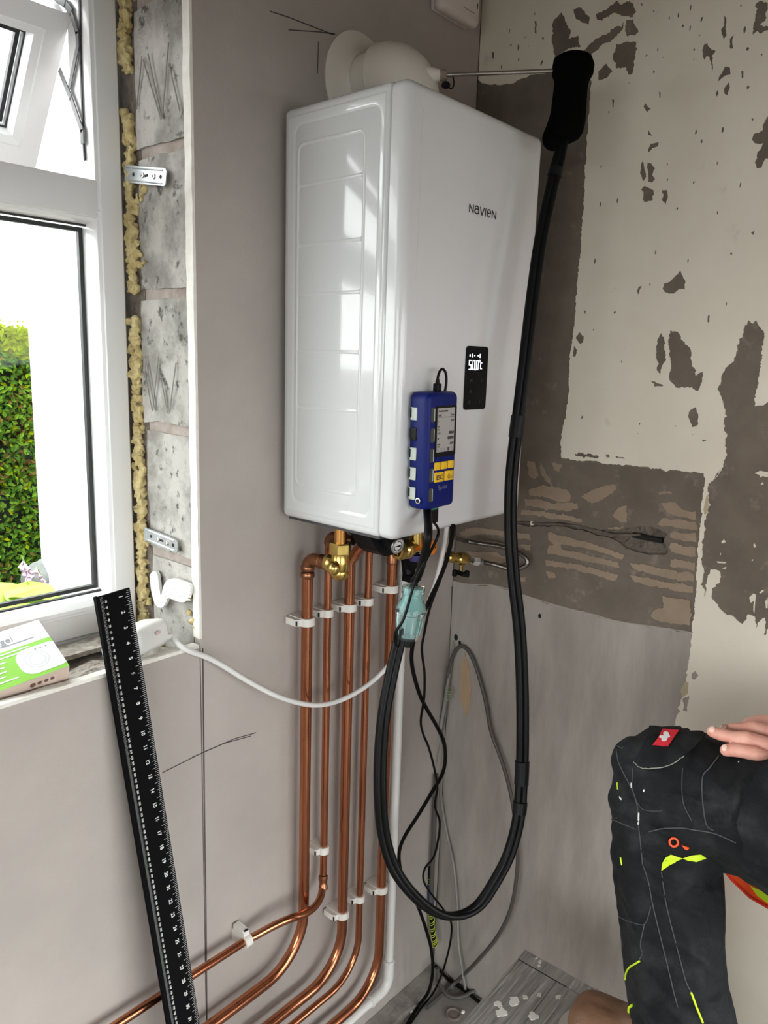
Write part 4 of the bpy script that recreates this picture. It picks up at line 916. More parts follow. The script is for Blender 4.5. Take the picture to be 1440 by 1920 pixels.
# ---- sampling probe: rod, handle, hose and water trap
prb = thing('sampling_probe', 'black pistol grip probe with steel rod and long hose pushed into the flue', 'probe', pe)
MB().cyl(pb-pdir*.01, pe+pdir*.006, .0033, seg=14).build('rod', M['inox'], prb)
hd = pdir; hup = (_u*1.0 - hd*_u.dot(hd)).normalized(); hs_ = hup.cross(hd)
def hpx(px, py, d=1.30): return at(px, py, d)
sec = [(1074, 108, 30), (1074, 112, 36), (1075, 125, 39), (1074, 140, 38), (1073, 152, 32), (1073, 165, 28.5), (1072, 185, 28), (1070, 205, 29), (1067, 222, 31), (1063, 238, 33), (1058, 250, 34), (1055, 258, 32), (1054, 264, 22)]
vs = []; fs = []; ns = 24
for (x, y, r) in sec:
    c = hpx(x, y); rr = r*1.30/F_PX
    for k in range(ns):
        a = 2*math.pi*k/ns; vs.append(c+_r*math.cos(a)*rr+_f*math.sin(a)*rr*.82)
for i in range(len(sec)-1):
    for k in range(ns): fs.append((i*ns+k, i*ns+(k+1) % ns, (i+1)*ns+(k+1) % ns, (i+1)*ns+k))
fs += [tuple(range(ns))[::-1], tuple((len(sec)-1)*ns+k for k in range(ns))]
from_data('handle', vs, fs, M['black_matt'], prb, 45)
MB().tube(smooth_path([hpx(1050, 150), hpx(1046, 190), hpx(1043, 215), hpx(1036, 240), hpx(1030, 258), hpx(1034, 268), hpx(1045, 266), hpx(1060, 250)], 5), [.009+.003*min(1, i/20) for i in range(36)], 14).build('trigger_guard', M['black_matt'], prb, 60)
MB().lathe(hpx(1052, 131.5)-hd*.010, hd, [(-.004, .0045), (-.004, .010), (-.001, .0135), (.006, .0145), (.016, .0145)], 22).build('rod_socket', M['black_matt'], prb)
hose = [(1060, 255, 1.30), (1054, 275, 1.30), (1043, 315, 1.30), (1028, 380, 1.305), (1012, 460, 1.31), (998, 560, 1.315), (984, 680, 1.32), (972, 780, 1.325), (961, 870, 1.33), (957, 940, 1.335), (958, 1010, 1.34), (964, 1090, 1.345), (974, 1180, 1.35), (979, 1280, 1.355), (980, 1380, 1.355), (978, 1460, 1.355), (972, 1535, 1.35), (955, 1600, 1.345), (930, 1650, 1.335), (900, 1695, 1.325), (868, 1715, 1.315), (835, 1716, 1.305), (800, 1699, 1.295), (762, 1662, 1.285), (735, 1618, 1.28), (719, 1560, 1.275), (713, 1490, 1.27), (714, 1410, 1.27), (721, 1335, 1.27), (734, 1265, 1.275), (748, 1205, 1.28), (756, 1178, 1.28)]
hp = smooth_path([at(*h) for h in hose], 7); off = _r*.0048
MB().tube([p-off*(.85 if i > 12 else .85*i/12) for i, p in enumerate(hp)], .0072, 14).build('hose', M['black'], prb)
MB().tube([p+off*(1.15 if i > 12 else 1.15*i/12)-_f*.002 for i, p in enumerate(hp)], .0056, 12).build('probe_lead', M['black'], prb)
for (i, n) in ((7*7, 4), (int(7*14.7), 5), (int(7*15.6), 3), (7*2, 3)):
    MB().tube([hp[i+k] for k in range(n)], .0128, 16).build('hose_band', M['black_plastic'], prb)
MB().sphere(hpx(1036, 310, 1.30), (.005, .004, .004), 10, 8).build('hose_nub', M['black_matt'], prb)
# water trap
t0 = at(776, 1098, 1.275); t1 = at(764, 1199, 1.28); td = (t1-t0).normalized(); TL = (t1-t0).length; px2m = 1.277/F_PX
tr = MB().lathe(t0, td, [(0, .006), (0, 20*px2m), (.004, 22*px2m), (.014, 22*px2m), (.016, 19.5*px2m), (.020, 19.5*px2m), (.026, 23*px2m), (.034, 27*px2m), (.042, 29*px2m), (.048, 29*px2m), (.050, 25*px2m), (.054, 25*px2m), (TL*.70, 23.5*px2m), (TL*.92, 21*px2m), (TL, 19*px2m), (TL, .005)], 36).build('water_trap', M['teal'], prb, 35)
MB().lathe(t0+td*.006, td, [(0, .003), (0, .013), (.012, .012), (.022, .014), (.034, .018), (.04, .014), (.04, .003)], 28).build('trap_insert', M['teal_solid'], tr, 35)
MB().lathe(t0+td*(TL*.52), td, [(0, .003), (0, .010), (TL*.36, .0085), (TL*.40, .011), (TL*.44, .011), (TL*.44, .003)], 20).build('trap_filter', mat('clear_grey_plastic', (.72, .86, .86), .15, trans=.6, ior=1.25), tr, 35)
for k in range(10):
    a = 2*math.pi*k/10; u_, v_ = frame_of(td); q = (u_*math.cos(a)+v_*math.sin(a))
    MB().tube([t0+td*.056+q*24.6*px2m, t0+td*TL*.9+q*21.2*px2m], .0009, 6).build('trap_rib', M['teal_solid'], tr)
MB().cyl(t1-td*.004, t1+td*.012, .0105, .0085).build('hose_nozzle', M['black_plastic'], prb)
MB().cyl(t0-td*.012, t0+td*.004, .0065).build('hose_nozzle', M['black_plastic'], prb)
uh = [A(-.003, -.094, .014), at(803, 1000, 1.215), at(796, 1040, 1.235), at(786, 1075, 1.26), t0-td*.008]
MB().tube(smooth_path(uh, 7), .0068, 14).build('gas_hose', M['black'], prb)
pk = A(.012, -.100, .016)
MB().lohi(pk-Vector((.0085, .005, .022)), pk+Vector((.0085, .005, .006)), .0015, 2).build('lead_connector', M['black_plastic'], prb)
ul = [pk+Vector((0, 0, -.02)), at(822, 1000, 1.22), at(800, 1048, 1.235), at(783, 1078, 1.245), at(772, 1110, 1.25), at(757, 1160, 1.255), at(742, 1185, 1.262), at(741, 1203, 1.27), at(746, 1215, 1.276)]
MB().tube(smooth_path(ul, 7), .0024, 10).build('thermocouple_lead', M['black'], prb)
ul2 = [pk+Vector((.003, 0, -.02)), at(828, 1010, 1.24), at(842, 1045, 1.28), at(838, 1072, 1.30), at(815, 1115, 1.30), at(790, 1170, 1.30), at(775, 1200, 1.30)]

# ================================================================== PIPEWORK
PX = dict(A=-.5255, B=-.4675, C=-.408, D=-.349, E=-.2775)
def bend(x, ztop, zh, R, Y, xend=-2.4, n=12):
    return [Vector((x, Y, ztop)), Vector((x, Y, zh+R+.05))]+[Vector((x-R+R*math.cos(a), Y, zh+R-R*math.sin(a))) for a in (math.pi/2*k/n for k in range(n+1))]+[Vector((x-R-.1, Y, zh)), Vector((xend, Y, zh))]
def elbow_out(x, Y, z, Yto, R=.022, n=8):              # vertical rising into a run towards the room
    return [Vector((x, Y, z-R))]+[Vector((x, Y-R+R*math.cos(a), z-R+R*math.sin(a))) for a in (math.pi/2*k/n for k in range(1, n+1))]+[Vector((x, Yto, z))]
def pipe(label, path, r): 
    t = thing('copper_pipe', label, 'pipe', path[1], 'copper pipes below the boiler')
    MB().tube(path, r, 22).build('tube', M['copper'], t, 60); return t
Y22, Y15 = -.036, -.033
pA = pipe('leftmost thick copper pipe rising to a soldered elbow', bend(PX['A'], 1.235, .393, .105, Y22), .011)
MB().tube(elbow_out(PX['A'], Y22, 1.262, -.105), .0128, 22).build('elbow', M['copper_dull'], pA, 60)
for z in (1.222, 1.236): MB().lathe((PX['A'], Y22, z), (0, 0, 1), [(0, .0116), (.003, .0138), (.008, .0138), (.011, .0128)], 22).build('solder_ring', M['copper_dull'], pA)
for y in (-.070, -.083): MB().lathe((PX['A'], y, 1.262), (0, -1, 0), [(0, .0128), (.001, .0140), (.004, .0140), (.005, .0128)], 22).build('solder_ring', M['copper_dull'], pA)
zB = 1.297
bp = [Vector((PX['B'], Y15, zB-.02)), onY(607, 1600, Y15), onY(606, 1640, Y15-.001), onY(605, 1662, Y15-.006), onY(601, 1682, -.050), onY(590, 1700, -.060), onY(570, 1714, -.0655), onY(545, 1722, -.062), onY(515, 1735, -.052), onY(480, 1754, -.041), onY(450, 1771, -.036), onY(300, 1868, Y15), onY(225, 1917, Y15)]
bp = [bp[0]]+smooth_path(bp[1:], 5)+[Vector((-2.4, Y15, bp[-1].z))]
pB = pipe('thin second copper pipe crossing over the leftmost one low down', bp, .0077)
MB().tube(elbow_out(PX['B'], Y15, zB, -.10, .018), .0092, 20).build('elbow', M['copper_dull'], pB, 60)
c0_ = onY(606, 1668, Y15-.008); c1_ = onY(606, 1636, Y15-.001); cd_ = (c1_-c0_)
MB().lathe(c0_, cd_, [(0, .0080), (.001, .0096), (.008, .0096), (.010, .0086), (.019, .0086), (.021, .0098), (.029, .0098), (.030, .008)], 20).build('coupling', M['copper_dull'], pB)
pC = pipe('thick middle copper pipe kinked beneath the black joint', [Vector((-.392, -.088, 1.342)), Vector((-.393, -.086, 1.31)), Vector((-.396, -.072, 1.282)), Vector((-.403, -.050, 1.258)), Vector((PX['C'], Y22, 1.232))]+bend(PX['C'], 1.20, .289, .098, Y22), .011)
MB().cyl((-.392, -.088, 1.343), (-.393, -.084, 1.285), .0165, .0150).build('black_joint', M['black_plastic'], pC)
pD = pipe('thin fourth copper pipe ending in a brass elbow', bend(PX['D'], 1.285, .238, .092, Y15), .0077)
MB().tube(elbow_out(PX['D'], Y15, 1.300, -.085, .018), .0115, 20).build('brass_elbow', M['brass'], pD, 60)
MB().lathe((PX['D'], Y15, 1.255), (0, 0, 1), [(0, .008), (0, .0125), (.018, .0125), (.02, .011)], 6).build('compression_nut', M['brass'], pD, 20)
pE = pipe('rightmost thick copper pipe beside the white waste pipe', bend(PX['E'], 1.285, .152, .100, Y22), .011)
MB().lathe((PX['E'], Y22, 1.205), (0, 0, 1), [(0, .0112), (.002, .0132), (.02, .0132), (.024, .0122), (.06, .0122)], 22).build('coupling', M['copper_dull'], pE)
MB().tube(elbow_out(PX['E'], Y22, 1.302, -.10, .022), .0125, 20).build('brass_elbow', M['brass'], pE, 60)
# ---- pipe clips
def clip(label, x, z, Y, r, horiz=False):
    t = thing('pipe_clip', label, 'clip', (x, 0, z), 'white plastic pipe clips')
    R = r+.0042; pts = [(R, 0), (R, Y)]+[(R*math.cos(a), Y-R*math.sin(a)) for a in (math.pi*k/12 for k in range(1, 12))]+[(-R, Y), (-R, 0)]
    def wpt(a, b, c): return Vector((x+c, b, z-a)) if horiz else Vector((x+a, b, z+c))
    n = Vector((1, 0, 0)) if horiz else Vector((0, 0, 1)); Hh = .0155
    MB().ngon_prism([wpt(a, b, -Hh/2) for a, b in pts], n, Hh).build('saddle', M['clip'], t, 40)
    p = [(-R-.011, -.004), (-R-.011, Y+.006), (-R-.006, Y), (-R+.002, Y-.002), (-R+.002, -.004)]
    MB().ngon_prism([wpt(a, b, -Hh*.42) for a, b in p], n, Hh*.84).build('hinge_tab', M['clip'], t, 40)
    q = [(R+.0045, Y+.004), (R-.001, Y-.006), (R-.002, Y+.006)]
    MB().ngon_prism([wpt(a, b, -Hh*.4) for a, b in q], n, Hh*.8).build('latch', M['clip'], t, 0)
    MB().ngon_prism([wpt(a, b, -Hh*.30) for a, b in ((-R-.0115, Y+.003), (-R-.0105, Y+.003), (-R-.0105, Y-.003+.002), (-R-.0115, Y+.001))], n, Hh*.6).build('notch', M['slot'], t, 0)
def zc_(px, py, Y): return onY(px, py, Y-.012).z
clip('upper clip on the leftmost thick copper pipe', PX['A'], zc_(568, 1172, Y22), Y22, .011)
clip('upper clip on the thin second copper pipe', PX['B'], zc_(607, 1156, Y15), Y15, .0077)
clip('upper clip on the thick middle copper pipe', PX['C'], zc_(648, 1145, Y22), Y22, .011)
clip('upper clip on the thin fourth copper pipe', PX['D'], zc_(684, 1134, Y15), Y15, .0077)
clip('upper clip on the rightmost thick copper pipe', PX['E'], zc_(727, 1110, Y22), Y22, .011)
clip('lower clip on the thin second pipe just above its coupling', PX['B'], zc_(600, 1605, Y15), Y15, .0077)
clip('lower clip on the thick middle copper pipe above its bend', PX['C'], zc_(637, 1726, Y22), Y22, .011)
clip('lower clip on the thin fourth copper pipe above its bend', PX['D'], zc_(673, 1694, Y15), Y15, .0077)
clip('lower clip on the rightmost thick copper pipe above its bend', PX['E'], zc_(715, 1675, Y22), Y22, .011)
hb = onY(462, 1764, -.036)
clip('clip on the sloping looking low pipe left of the others', hb.x, hb.z, -.036, .0077, True)
# ---- white waste pipe with black trap outlet
YW = -.030; xw = onY(744, 1400, YW).x
wst = thing('waste_pipe', 'white plastic condensate pipe running down beside the copper pipes', 'pipe', (xw, YW, .1))
zw = .116
MB().tube([Vector((xw, YW, 1.245)), Vector((xw, YW, zw+.06))], .0108, 20).build('tube', M['white_plastic'], wst, 60)
MB().tube([Vector((xw, YW, zw+.075)), Vector((xw, YW, zw+.03))]+[Vector((xw-.03+.03*math.cos(a), YW, zw+.03-.03*math.sin(a))) for a in (math.pi/2*k/8 for k in range(1, 9))]+[Vector((xw-.065, YW, zw))], .0130, 20).build('elbow', M['white_plastic'], wst, 60)
for q, ax_ in ((Vector((xw, YW, zw+.070)), (0, 0, 1)), (Vector((xw-.060, YW, zw)), (-1, 0, 0))): MB().lathe(q, ax_, [(0, .013), (.0005, .0148), (.007, .0148), (.0075, .0108)], 22).build('socket_rim', M['white_plastic'], wst)
MB().tube([Vector((xw-.06, YW, zw)), Vector((-2.4, YW, zw-.03))], .0108, 20).build('tube', M['white_plastic'], wst, 60)
for px_, py_ in ((742, 1262), (735, 1625)):
    q = onY(px_, py_, YW); MB().lohi((xw-.013, -.036, q.z-.006), (xw+.013, 0.0, q.z+.006), .002, 1).build('bracket', M['white_plastic'], wst); MB().lohi((xw+.012, -.02, q.z-.004), (xw+.026, -.012, q.z+.004), .001, 1).build('bracket_ear', M['white_plastic'], wst)
tp = MB().tube([onY(772, 1020, -.06), onY(770, 1060, -.055), onY(767, 1078, -.045), Vector((xw, YW, 1.262)), Vector((xw, YW, 1.24))], [.016, .0155, .015, .0145, .0145], 20); tp.build('black_trap_outlet', M['black_plastic'], wst, 60)
MB().box(onY(772, 1083, -.055), (.034, .03, .016), .003, 2).build('trap_clip', M['black_plastic'], wst)
# ---- brass valves below the boiler
def hexnut(o, ax_, L, r): return MB().lathe(o, ax_, [(0, r*.6), (0, r*.94), (L*.12, r), (L*.88, r), (L, r*.94), (L, r*.6)], 6)
v1 = Vector((PX['A']+.004, -.118, 1.262))
tv = thing('isolating_valve', 'large brass isolating valve below the left end of the boiler', 'valve', v1, 'brass valves below the boiler')
MB().lathe(v1+Vector((0, 0, -.024)), (0, 0, 1), [(0, .002), (0, .013), (.004, .0165), (.012, .0175), (.016, .016), (.020, .0178), (.034, .0178), (.038, .0165), (.046, .0165)], 30).build('body', M['brass'], tv)
hexnut(v1+Vector((0, 0, .022)), (0, 0, 1), .022, .0205).build('union_nut', M['brass'], tv, 20)
MB().cyl(v1+Vector((0, 0, .04)), Vector((v1.x, v1.y, BZ0)), .0115).build('tail', mat('amber_copper', (.55, .27, .08), .3, 1), tv)
MB().lathe(v1+Vector((-.002, .012, .002)), (-.35, .94, 0), [(0, .012), (.002, .0165), (.010, .0175), (.016, .0145), (.020, .0125)], 26).build('side_nut', M['brass'], tv)
MB().sphere(v1+Vector((-.020, -.004, .0)), (.012, .0125, .0135), 18, 12).build('side_cap', M['brass'], tv)
v2 = onY(772, 1027, -.155)
tv2 = thing('return_valve', 'brass valve assembly with orange tag behind the hanging leads', 'valve', v2, 'brass valves below the boiler')
hexnut(v2+Vector((-.045, 0, 0)), (1, 0, 0), .016, .018).build('union_nut', M['brass'], tv2, 20)
MB().lathe(v2+Vector((-.03, 0, 0)), (1, 0, 0), [(0, .012), (.004, .0165), (.014, .0195), (.024, .0165), (.03, .014), (.06, .014), (.064, .018), (.078, .018), (.082, .012)], 28).build('body', M['brass'], tv2)
MB().cyl(v2+Vector((.012, 0, 0)), Vector((v2.x+.012, v2.y, BZ0-.002)), .014).build('tail', M['brass'], tv2)
MB().lathe(v2+Vector((.035, -.012, -.002)), (.15, -1, .1), [(0, .014), (.012, .015), (.016, .010), (.017, .002)], 24).build('orange_tag', M['red_knob'], tv2)
MB().lathe(v2+Vector((.012, 0, -.016)), (0, 0, -1), [(0, .012), (.012, .011), (.013, .002)], 20).build('drain_cap', mat('violet_cap', (.04, .03, .14), .4), tv2)
# pressure gauge in its black housing
gc = onY(746, 1024, -.205); gd = (CAM-gc); gd = Vector((-.10, -1, -.22)).normalized()
gg = thing('pressure_gauge', 'small round pressure gauge in black housing under boiler front', 'gauge', gc)
MB().lathe(gc-gd*.045, gd, [(0, .010), (.004, .0125), (.040, .0135), (.046, .0148)], 28).build('housing', M['black_plastic'], gg)
MB().lathe(gc-gd*.002, gd, [(0, .0148), (.003, .0148), (.0032, .0122), (.0014, .012)], 28).build('rim', M['steel'], gg)
dl = MB().lathe(gc-gd*.0006, gd, [(0, .0125), (.0004, 0)], 28).build('dial', M['white_plastic'], gg)
u_, v_ = frame_of(gd); q = gc+gd*.0008
MB().ngon_prism([q+u_*.010, q-u_*.006+v_*.0022, q-u_*.006-v_*.0022], gd, .0004).build('pointer', M['black_plastic'], dl, 0)
MB().tube([q+(u_*math.cos(a)+v_*math.sin(a))*.0092 for a in (math.radians(20*k) for k in range(15))], .0007, 6).build('scale', M['black_plastic'], dl)
ph = MB().ngon_prism([onY(692, 1005, -.17), onY(735, 1005, -.17), onY(738, 1040, -.17), onY(722, 1043, -.17), onY(710, 1035, -.17)], (0, 1, 0), .05); ph.build('bracket', M['black_plastic'], gg, 0)
# filling loop at the right
f0 = onY(838, 1043, -.10); f1 = onX(897, 1053, -.075); fd = (f1-f0).normalized()
flp = thing('filling_valve', 'brass filling loop valve with black butterfly handle by the corner', 'valve', f0, 'brass valves below the boiler')
MB().lathe(f0, fd, [(0, .008), (.003, .0125), (.016, .0125), (.018, .010), (.03, .010), (.034, .014), (.048, .0155), (.06, .012), (.066, .0095)], 24).build('body', M['brass'], flp)
FL = (f1-f0).length
hexnut(f0+fd*(FL-.018), fd, .016, .0105).build('white_nut', mat('pale_nickel', (.8, .78, .74), .25, .6), flp, 20)
MB().cyl(f0+fd*(FL-.002), f0+fd*(FL+.016), .0078).build('crimp', M['steel'], flp)
hq = f0+fd*.045
MB().cyl(hq, hq+Vector((0, 0, -.026)), .0042).build('spindle', M['brass'], flp)
MB().add(*(lambda b: ([v for v in b.v], b.f))(MB().box(hq+Vector((0, 0, -.034)), (.012, .034, .008), .002, 2, Matrix.Rotation(math.radians(-18), 4, 'Z')).box(hq+Vector((.008, -.011, -.034)), (.010, .010, .016), .003, 2).box(hq+Vector((-.008, .011, -.034)), (.010, .010, .016), .003, 2))).build('butterfly_handle', M['black_plastic'], flp)
bh = [f0+fd*(FL+.012), onX(925, 1058, -.06), onX(955, 1066, -.045), onX(977, 1065, -.038), onX(989, 1056, -.034), onX(984, 1044, -.034), onX(965, 1033, -.036), onX(935, 1024, -.042), onX(900, 1019, -.055), onX(872, 1014, -.075), onY(852, 1008, -.11)]
tag(MB().tube(smooth_path(bh, 8), .0055, 14).build('braided_hose', M['braid'], None, 60), 'silver braided hose looping along the wall from the filling valve', 'hose')
MB().box((-.165, -.13, BZ0-.012), (.05, .06, .022), .003, 2).build('cable_gland', M['black_plastic'], bo)

# ================================================================== LOOSE CABLES
def cable(name, label, pts, r, m, grp='loose cables below the boiler', n=6, seg=10):
    return tag(MB().tube(smooth_path(pts, n), r, seg).build(name, M[m], None, 60), label, 'cable', grp)
def dl_(pts, d0, d1): return [at(x, y, d0+(d1-d0)*i/(len(pts)-1)) for i, (x, y) in enumerate(pts)]
k1 = [(850, 985), (846, 1015), (837, 1052), (822, 1090), (804, 1128), (784, 1175), (773, 1215), (773, 1250), (785, 1297), (799, 1327), (818, 1360), (832, 1391), (835, 1422), (829, 1452), (810, 1485), (785, 1527), (760, 1566), (749, 1595), (750, 1625), (760, 1655), (782, 1696), (798, 1740), (809, 1782), (811, 1824), (803, 1860), (786, 1884)]
e1 = onZ(786, 1884, .006)
p1 = dl_(k1, 1.36, (e1-CAM).dot(_f)-.02)+[e1, onZ(768, 1912, .006), onZ(745, 1950, .006), onZ(700, 2010, .006)]
cable('power_cable', 'thick black cable winding from boiler base down to floor', p1, .0042, 'black')
k2 = [(846, 985), (842, 1030), (826, 1085), (806, 1140), (794, 1195), (791, 1220), (796, 1263), (795, 1310), (789, 1350), (793, 1375), (804, 1402), (815, 1444), (820, 1480), (815, 1510), (824, 1538), (823, 1565), (814, 1605), (797, 1628), (794, 1650), (807, 1674), (829, 1702), (845, 1727), (846, 1755), (838, 1795), (826, 1832)]
e2 = onZ(812, 1862, .005)
cable('control_cable', 'thin black wire twisting beside the thick cable to floor', dl_(k2, 1.38, (e2-CAM).dot(_f)-.05)+[e2, onZ(790, 1890, .005), onZ(768, 1922, .005), onZ(735, 1975, .005)], .0026, 'black')
XR = -.010
g1 = [onX(x, y, X) for x, y, X in ((811, 1600, -.03), (811, 1520, -.03), (815, 1450, -.028), (823, 1380, -.026), (833, 1320, -.022), (840, 1268, -.018), (848, 1232, -.014), (863, 1212, -.012), (879, 1222, -.012), (893, 1252, -.014), (910, 1313, -.018), (921, 1372, -.020), (940, 1424, -.022), (954, 1472, -.024), (963, 1519, -.026), (969, 1582, -.028), (970, 1630, -.030), (959, 1699, -.032), (934, 1754, -.036), (895, 1802, -.03))]
cable('wall_cable', 'dark grey cable arching up by the corner and looping right', g1+[onX(868, 1829, -.016), onZ(845, 1850, .006), onZ(800, 1890, .006)], .0047, 'grey_cable')
g2 = [onX(x, y, X) for x, y, X in ((852, 1198, .004), (849, 1225, -.010), (843, 1270, -.012), (838, 1313, -.012), (831, 1370, -.012), (827, 1416, -.012), (826, 1485, -.012), (836, 1555, -.012), (851, 1629, -.014), (857, 1699, -.014), (859, 1768, -.016), (866, 1815, -.02))]
cable('grey_cable', 'pale grey flat cable hanging straight down beside the corner', g2+[onZ(873, 1858, .005)], .0036, 'grey_flat')
g3 = [onX(x, y, X) for x, y, X in ((842, 1262, -.016), (834, 1320, -.024), (822, 1390, -.03), (812, 1460, -.034), (806, 1520, -.036), (804, 1590, -.036), (806, 1640, -.036))]
cable('grey_cable', 'mid grey cable running down into the striped sleeve', g3, .0046, 'grey_flat')
g3b = [onX(x, y, X) for x, y, X in ((818, 1452, -.045), (815, 1520, -.046), (813, 1580, -.046), (810, 1640, -.046), (809, 1690, -.045))]
cable('sheathed_cable', 'thick dark sheathed cable held by blue tape near corner', g3b, .0062, 'grey_cable')
cp = smooth_path([onX(x, y, X) for x, y, X in ((833, 1320, -.024), (838, 1300, -.022), (843, 1283, -.021))], 6)
tie = thing('striped_tie', 'thin green striped tape wrapped round the cables near corner', 'tape', cp[6])
for k in range(4):
    c = onX(843-k*1.4, 1293+k*5, -.021); MB().tube([c+Vector((0, math.cos(a)*.0105, math.sin(a)*.003))+Vector((math.sin(a)*.006, 0, 0)) for a in (2*math.pi*j/16 for j in range(17))], .0009, 6).build('band', mat('pale_green_stripe', (.33, .42, .20), .5), tie)
sl = smooth_path([onX(x, y, X) for x, y, X in ((805, 1622, -.040), (807, 1660, -.040), (808, 1700, -.040), (811, 1740, -.038), (816, 1772, -.036))], 10)
slv = thing('striped_sleeve', 'yellow and black striped earth sleeve hanging at the corner', 'sleeve', sl[-1])
MB().tube(sl, .0070, 14).build('sleeve_body', M['black_plastic'], slv, 60)
for k in range(24):
    c = sl[min(40, 6+int(k*1.45))]; td_ = (sl[min(40, 7+int(k*1.45))]-sl[5+int(k*1.45)]).normalized(); a_, b_ = frame_of(td_)
    MB().tube([c+(a_*math.cos(t)+b_*math.sin(t))*.0070+td_*.006*math.sin(t) for t in (2*math.pi*j/14 for j in range(15))], .0011, 5).build('stripe', mat('lime_stripe', (.48, .55, .04), .5), slv)
tag(MB().tube([sl[9], sl[12], sl[19]], .0088, 16).build('blue_tape_wrap', M['blue_tape'], None, 60), 'dark blue tape wrapped round the cables above the striped sleeve', 'tape')
g4 = [onZ(x, y, z) for x, y, z in ((820, 1815, .06), (823, 1843, .02), (840, 1866, .008), (862, 1870, .008), (890, 1857, .012), (915, 1838, .03), (934, 1823, .05))]
cable('cut_cable', 'short thick grey cable with a cut end curling up off floor', g4, .0052, 'grey_cable')
g5 = [onZ(818, 1812, .006)+Vector((-.01, -.01, 0)), onZ(857, 1838, .006), onZ(885, 1850, .006), onZ(920, 1872, .006), onZ(960, 1895, .006)]
g5 = [Vector((-.012, -.012, .02)), Vector((-.014, -.06, .008)), Vector((-.014, -.12, .007)), Vector((-.02, -.2, .007)), Vector((-.02, -.34, .007))]
cable('floor_cable', 'black cable lying along the floor under the bare wall', g5, .0045, 'black')
# scraps on the floor
lg_ = onZ(833, 1858, .003); lug = thing('cable_lug', 'small bright metal lug lying on the floor near cables', 'lug', lg_)
MB().tube([lg_+Vector((math.cos(a)*.008, math.sin(a)*.008, 0)) for a in (2*math.pi*k/16 for k in range(17))], .0022, 8).build('eye', M['steel'], lug)
MB().tube([lg_+Vector((.008, -.002, 0)), lg_+Vector((.026, -.010, 0))], .003, 8).build('barrel', M['steel'], lug)
dk = onZ(850, 1903, .0); tag(MB().lathe(dk, (0, 0, 1), [(0, .020), (.004, .020), (.005, .017), (.002, .014), (.003, 0)], 24).build('plug_disc', mat('brown_disc', (.20, .165, .145), .8), None, 40), 'dull brown disc set on the floor below the hose loop', 'disc')
rnd = random.Random(12)
for k, (px_, py_) in enumerate(((772, 1898), (898, 1838), (720, 1908), (868, 1898))):
    c = onZ(px_, py_, .003); m_ = MB().sphere((0, 0, 0), 1, 8, 6); m_.v = [c+Vector((v.x*.006, v.y*.005, v.z*.004+.001))*1 + Vector((0, 0, 0)) for v in m_.v]
    tag(m_.build('plaster_crumb', M['board_core'], None, 0), ['plaster crumb on the floor left of the brown disc', 'plaster crumb on floor under the cut cable end', 'plaster crumb on mortar edge below the waste pipe', 'plaster crumb on the floor right of brown disc'][k], 'crumb', 'plaster crumbs on the floor')

# ================================================================== WORK PLATFORM
ZP = .50; q0 = onZ(988, 1783, ZP); pf = thing('work_platform', 'worn metal hop up work platform splashed with plaster', 'platform', (q0.x-.35, q0.y-.2, 0))
eL = (onZ(870, 1920, ZP)-q0).normalized(); eR = (onZ(1170, 1886, ZP)-q0).normalized(); PLn, PWd = .62, .40
def pp(a, b, c=0): return q0+eL*a+eR*b+Vector((0, 0, c))
MB().ngon_prism([pp(0, 0, -.03), pp(PLn, 0, -.03), pp(PLn, PWd, -.03), pp(0, PWd, -.03)], (0, 0, 1), .0285).build('deck_core', M['alu'], pf, 0)
MB().ngon_prism([pp(.000, 0, -.002), pp(.030, 0, -.002), pp(.030, PWd, -.002), pp(.000, PWd, -.002)], (0, 0, 1), .0030).build('end_channel', M['alu'], pf, 0)
for k in range(5):
    b0 = k*PWd/5+.001; b1 = (k+1)*PWd/5-.001
    MB().ngon_prism([pp(.031, b0, -.002), pp(PLn, b0, -.002), pp(PLn, b1, -.002), pp(.031, b1, -.002)], (0, 0, 1), .0022).build('deck_plank', M['alu'], pf, 0)
    for j in range(5):
        bb_ = b0+.008+j*.0155; MB().ngon_prism([pp(.034, bb_, 0), pp(PLn, bb_, 0), pp(PLn, bb_+.003, 0), pp(.034, bb_+.003, 0)], (0, 0, 1), .0008).build('tread_ridge', M['alu'], pf, 0)
MB().ngon_prism([pp(.030, -.0006, .0004), pp(.0315, -.0006, .0004), pp(.0315, .10, .0004), pp(.030, .10, .0004)], (0, 0, 1), .0006).build('deck_joint', M['slot'], pf, 0)
MB().ngon_prism([pp(0, -.004, -.04), pp(PLn, -.004, -.04), pp(PLn, 0, -.04), pp(0, 0, -.04)], (0, 0, 1), .041).build('side_rail', M['alu'], pf, 0)
MB().ngon_prism([pp(0, PWd, -.04), pp(PLn, PWd, -.04), pp(PLn, PWd+.004, -.04), pp(0, PWd+.004, -.04)], (0, 0, 1), .041).build('side_rail', M['alu'], pf, 0)
for (a, b_) in ((.03, .02), (.03, PWd-.02), (PLn-.03, .02), (PLn-.03, PWd-.02)):
    c = pp(a, b_); MB().tube([c+Vector((0, 0, -.03)), Vector((c.x, c.y, .002))], .014, 12).build('leg', M['alu'], pf)
def pdot(px_, py_): 
    v = onZ(px_, py_, ZP); return v
for px_, py_ in ((1152, 1878), (1104, 1853), (1118, 1858), (1002, 1796)): MB().lathe(pdot(px_, py_)+Vector((0, 0, .0004)), (0, 0, 1), [(0, .0052), (.0012, .0046), (.0020, .0030), (.0022, 0)], 14).build('rivet', M['alu'], pf)
a, b_ = pdot(1128, 1876), pdot(1119, 1893); d_ = (b_-a).normalized(); s_ = Vector((-d_.y, d_.x, 0))*.0045
MB().ngon_prism([a-s_, a+s_, b_+s_, b_-s_], (0, 0, 1), .0012).build('slot', M['slot'], pf, 0)
rnd = random.Random(8)
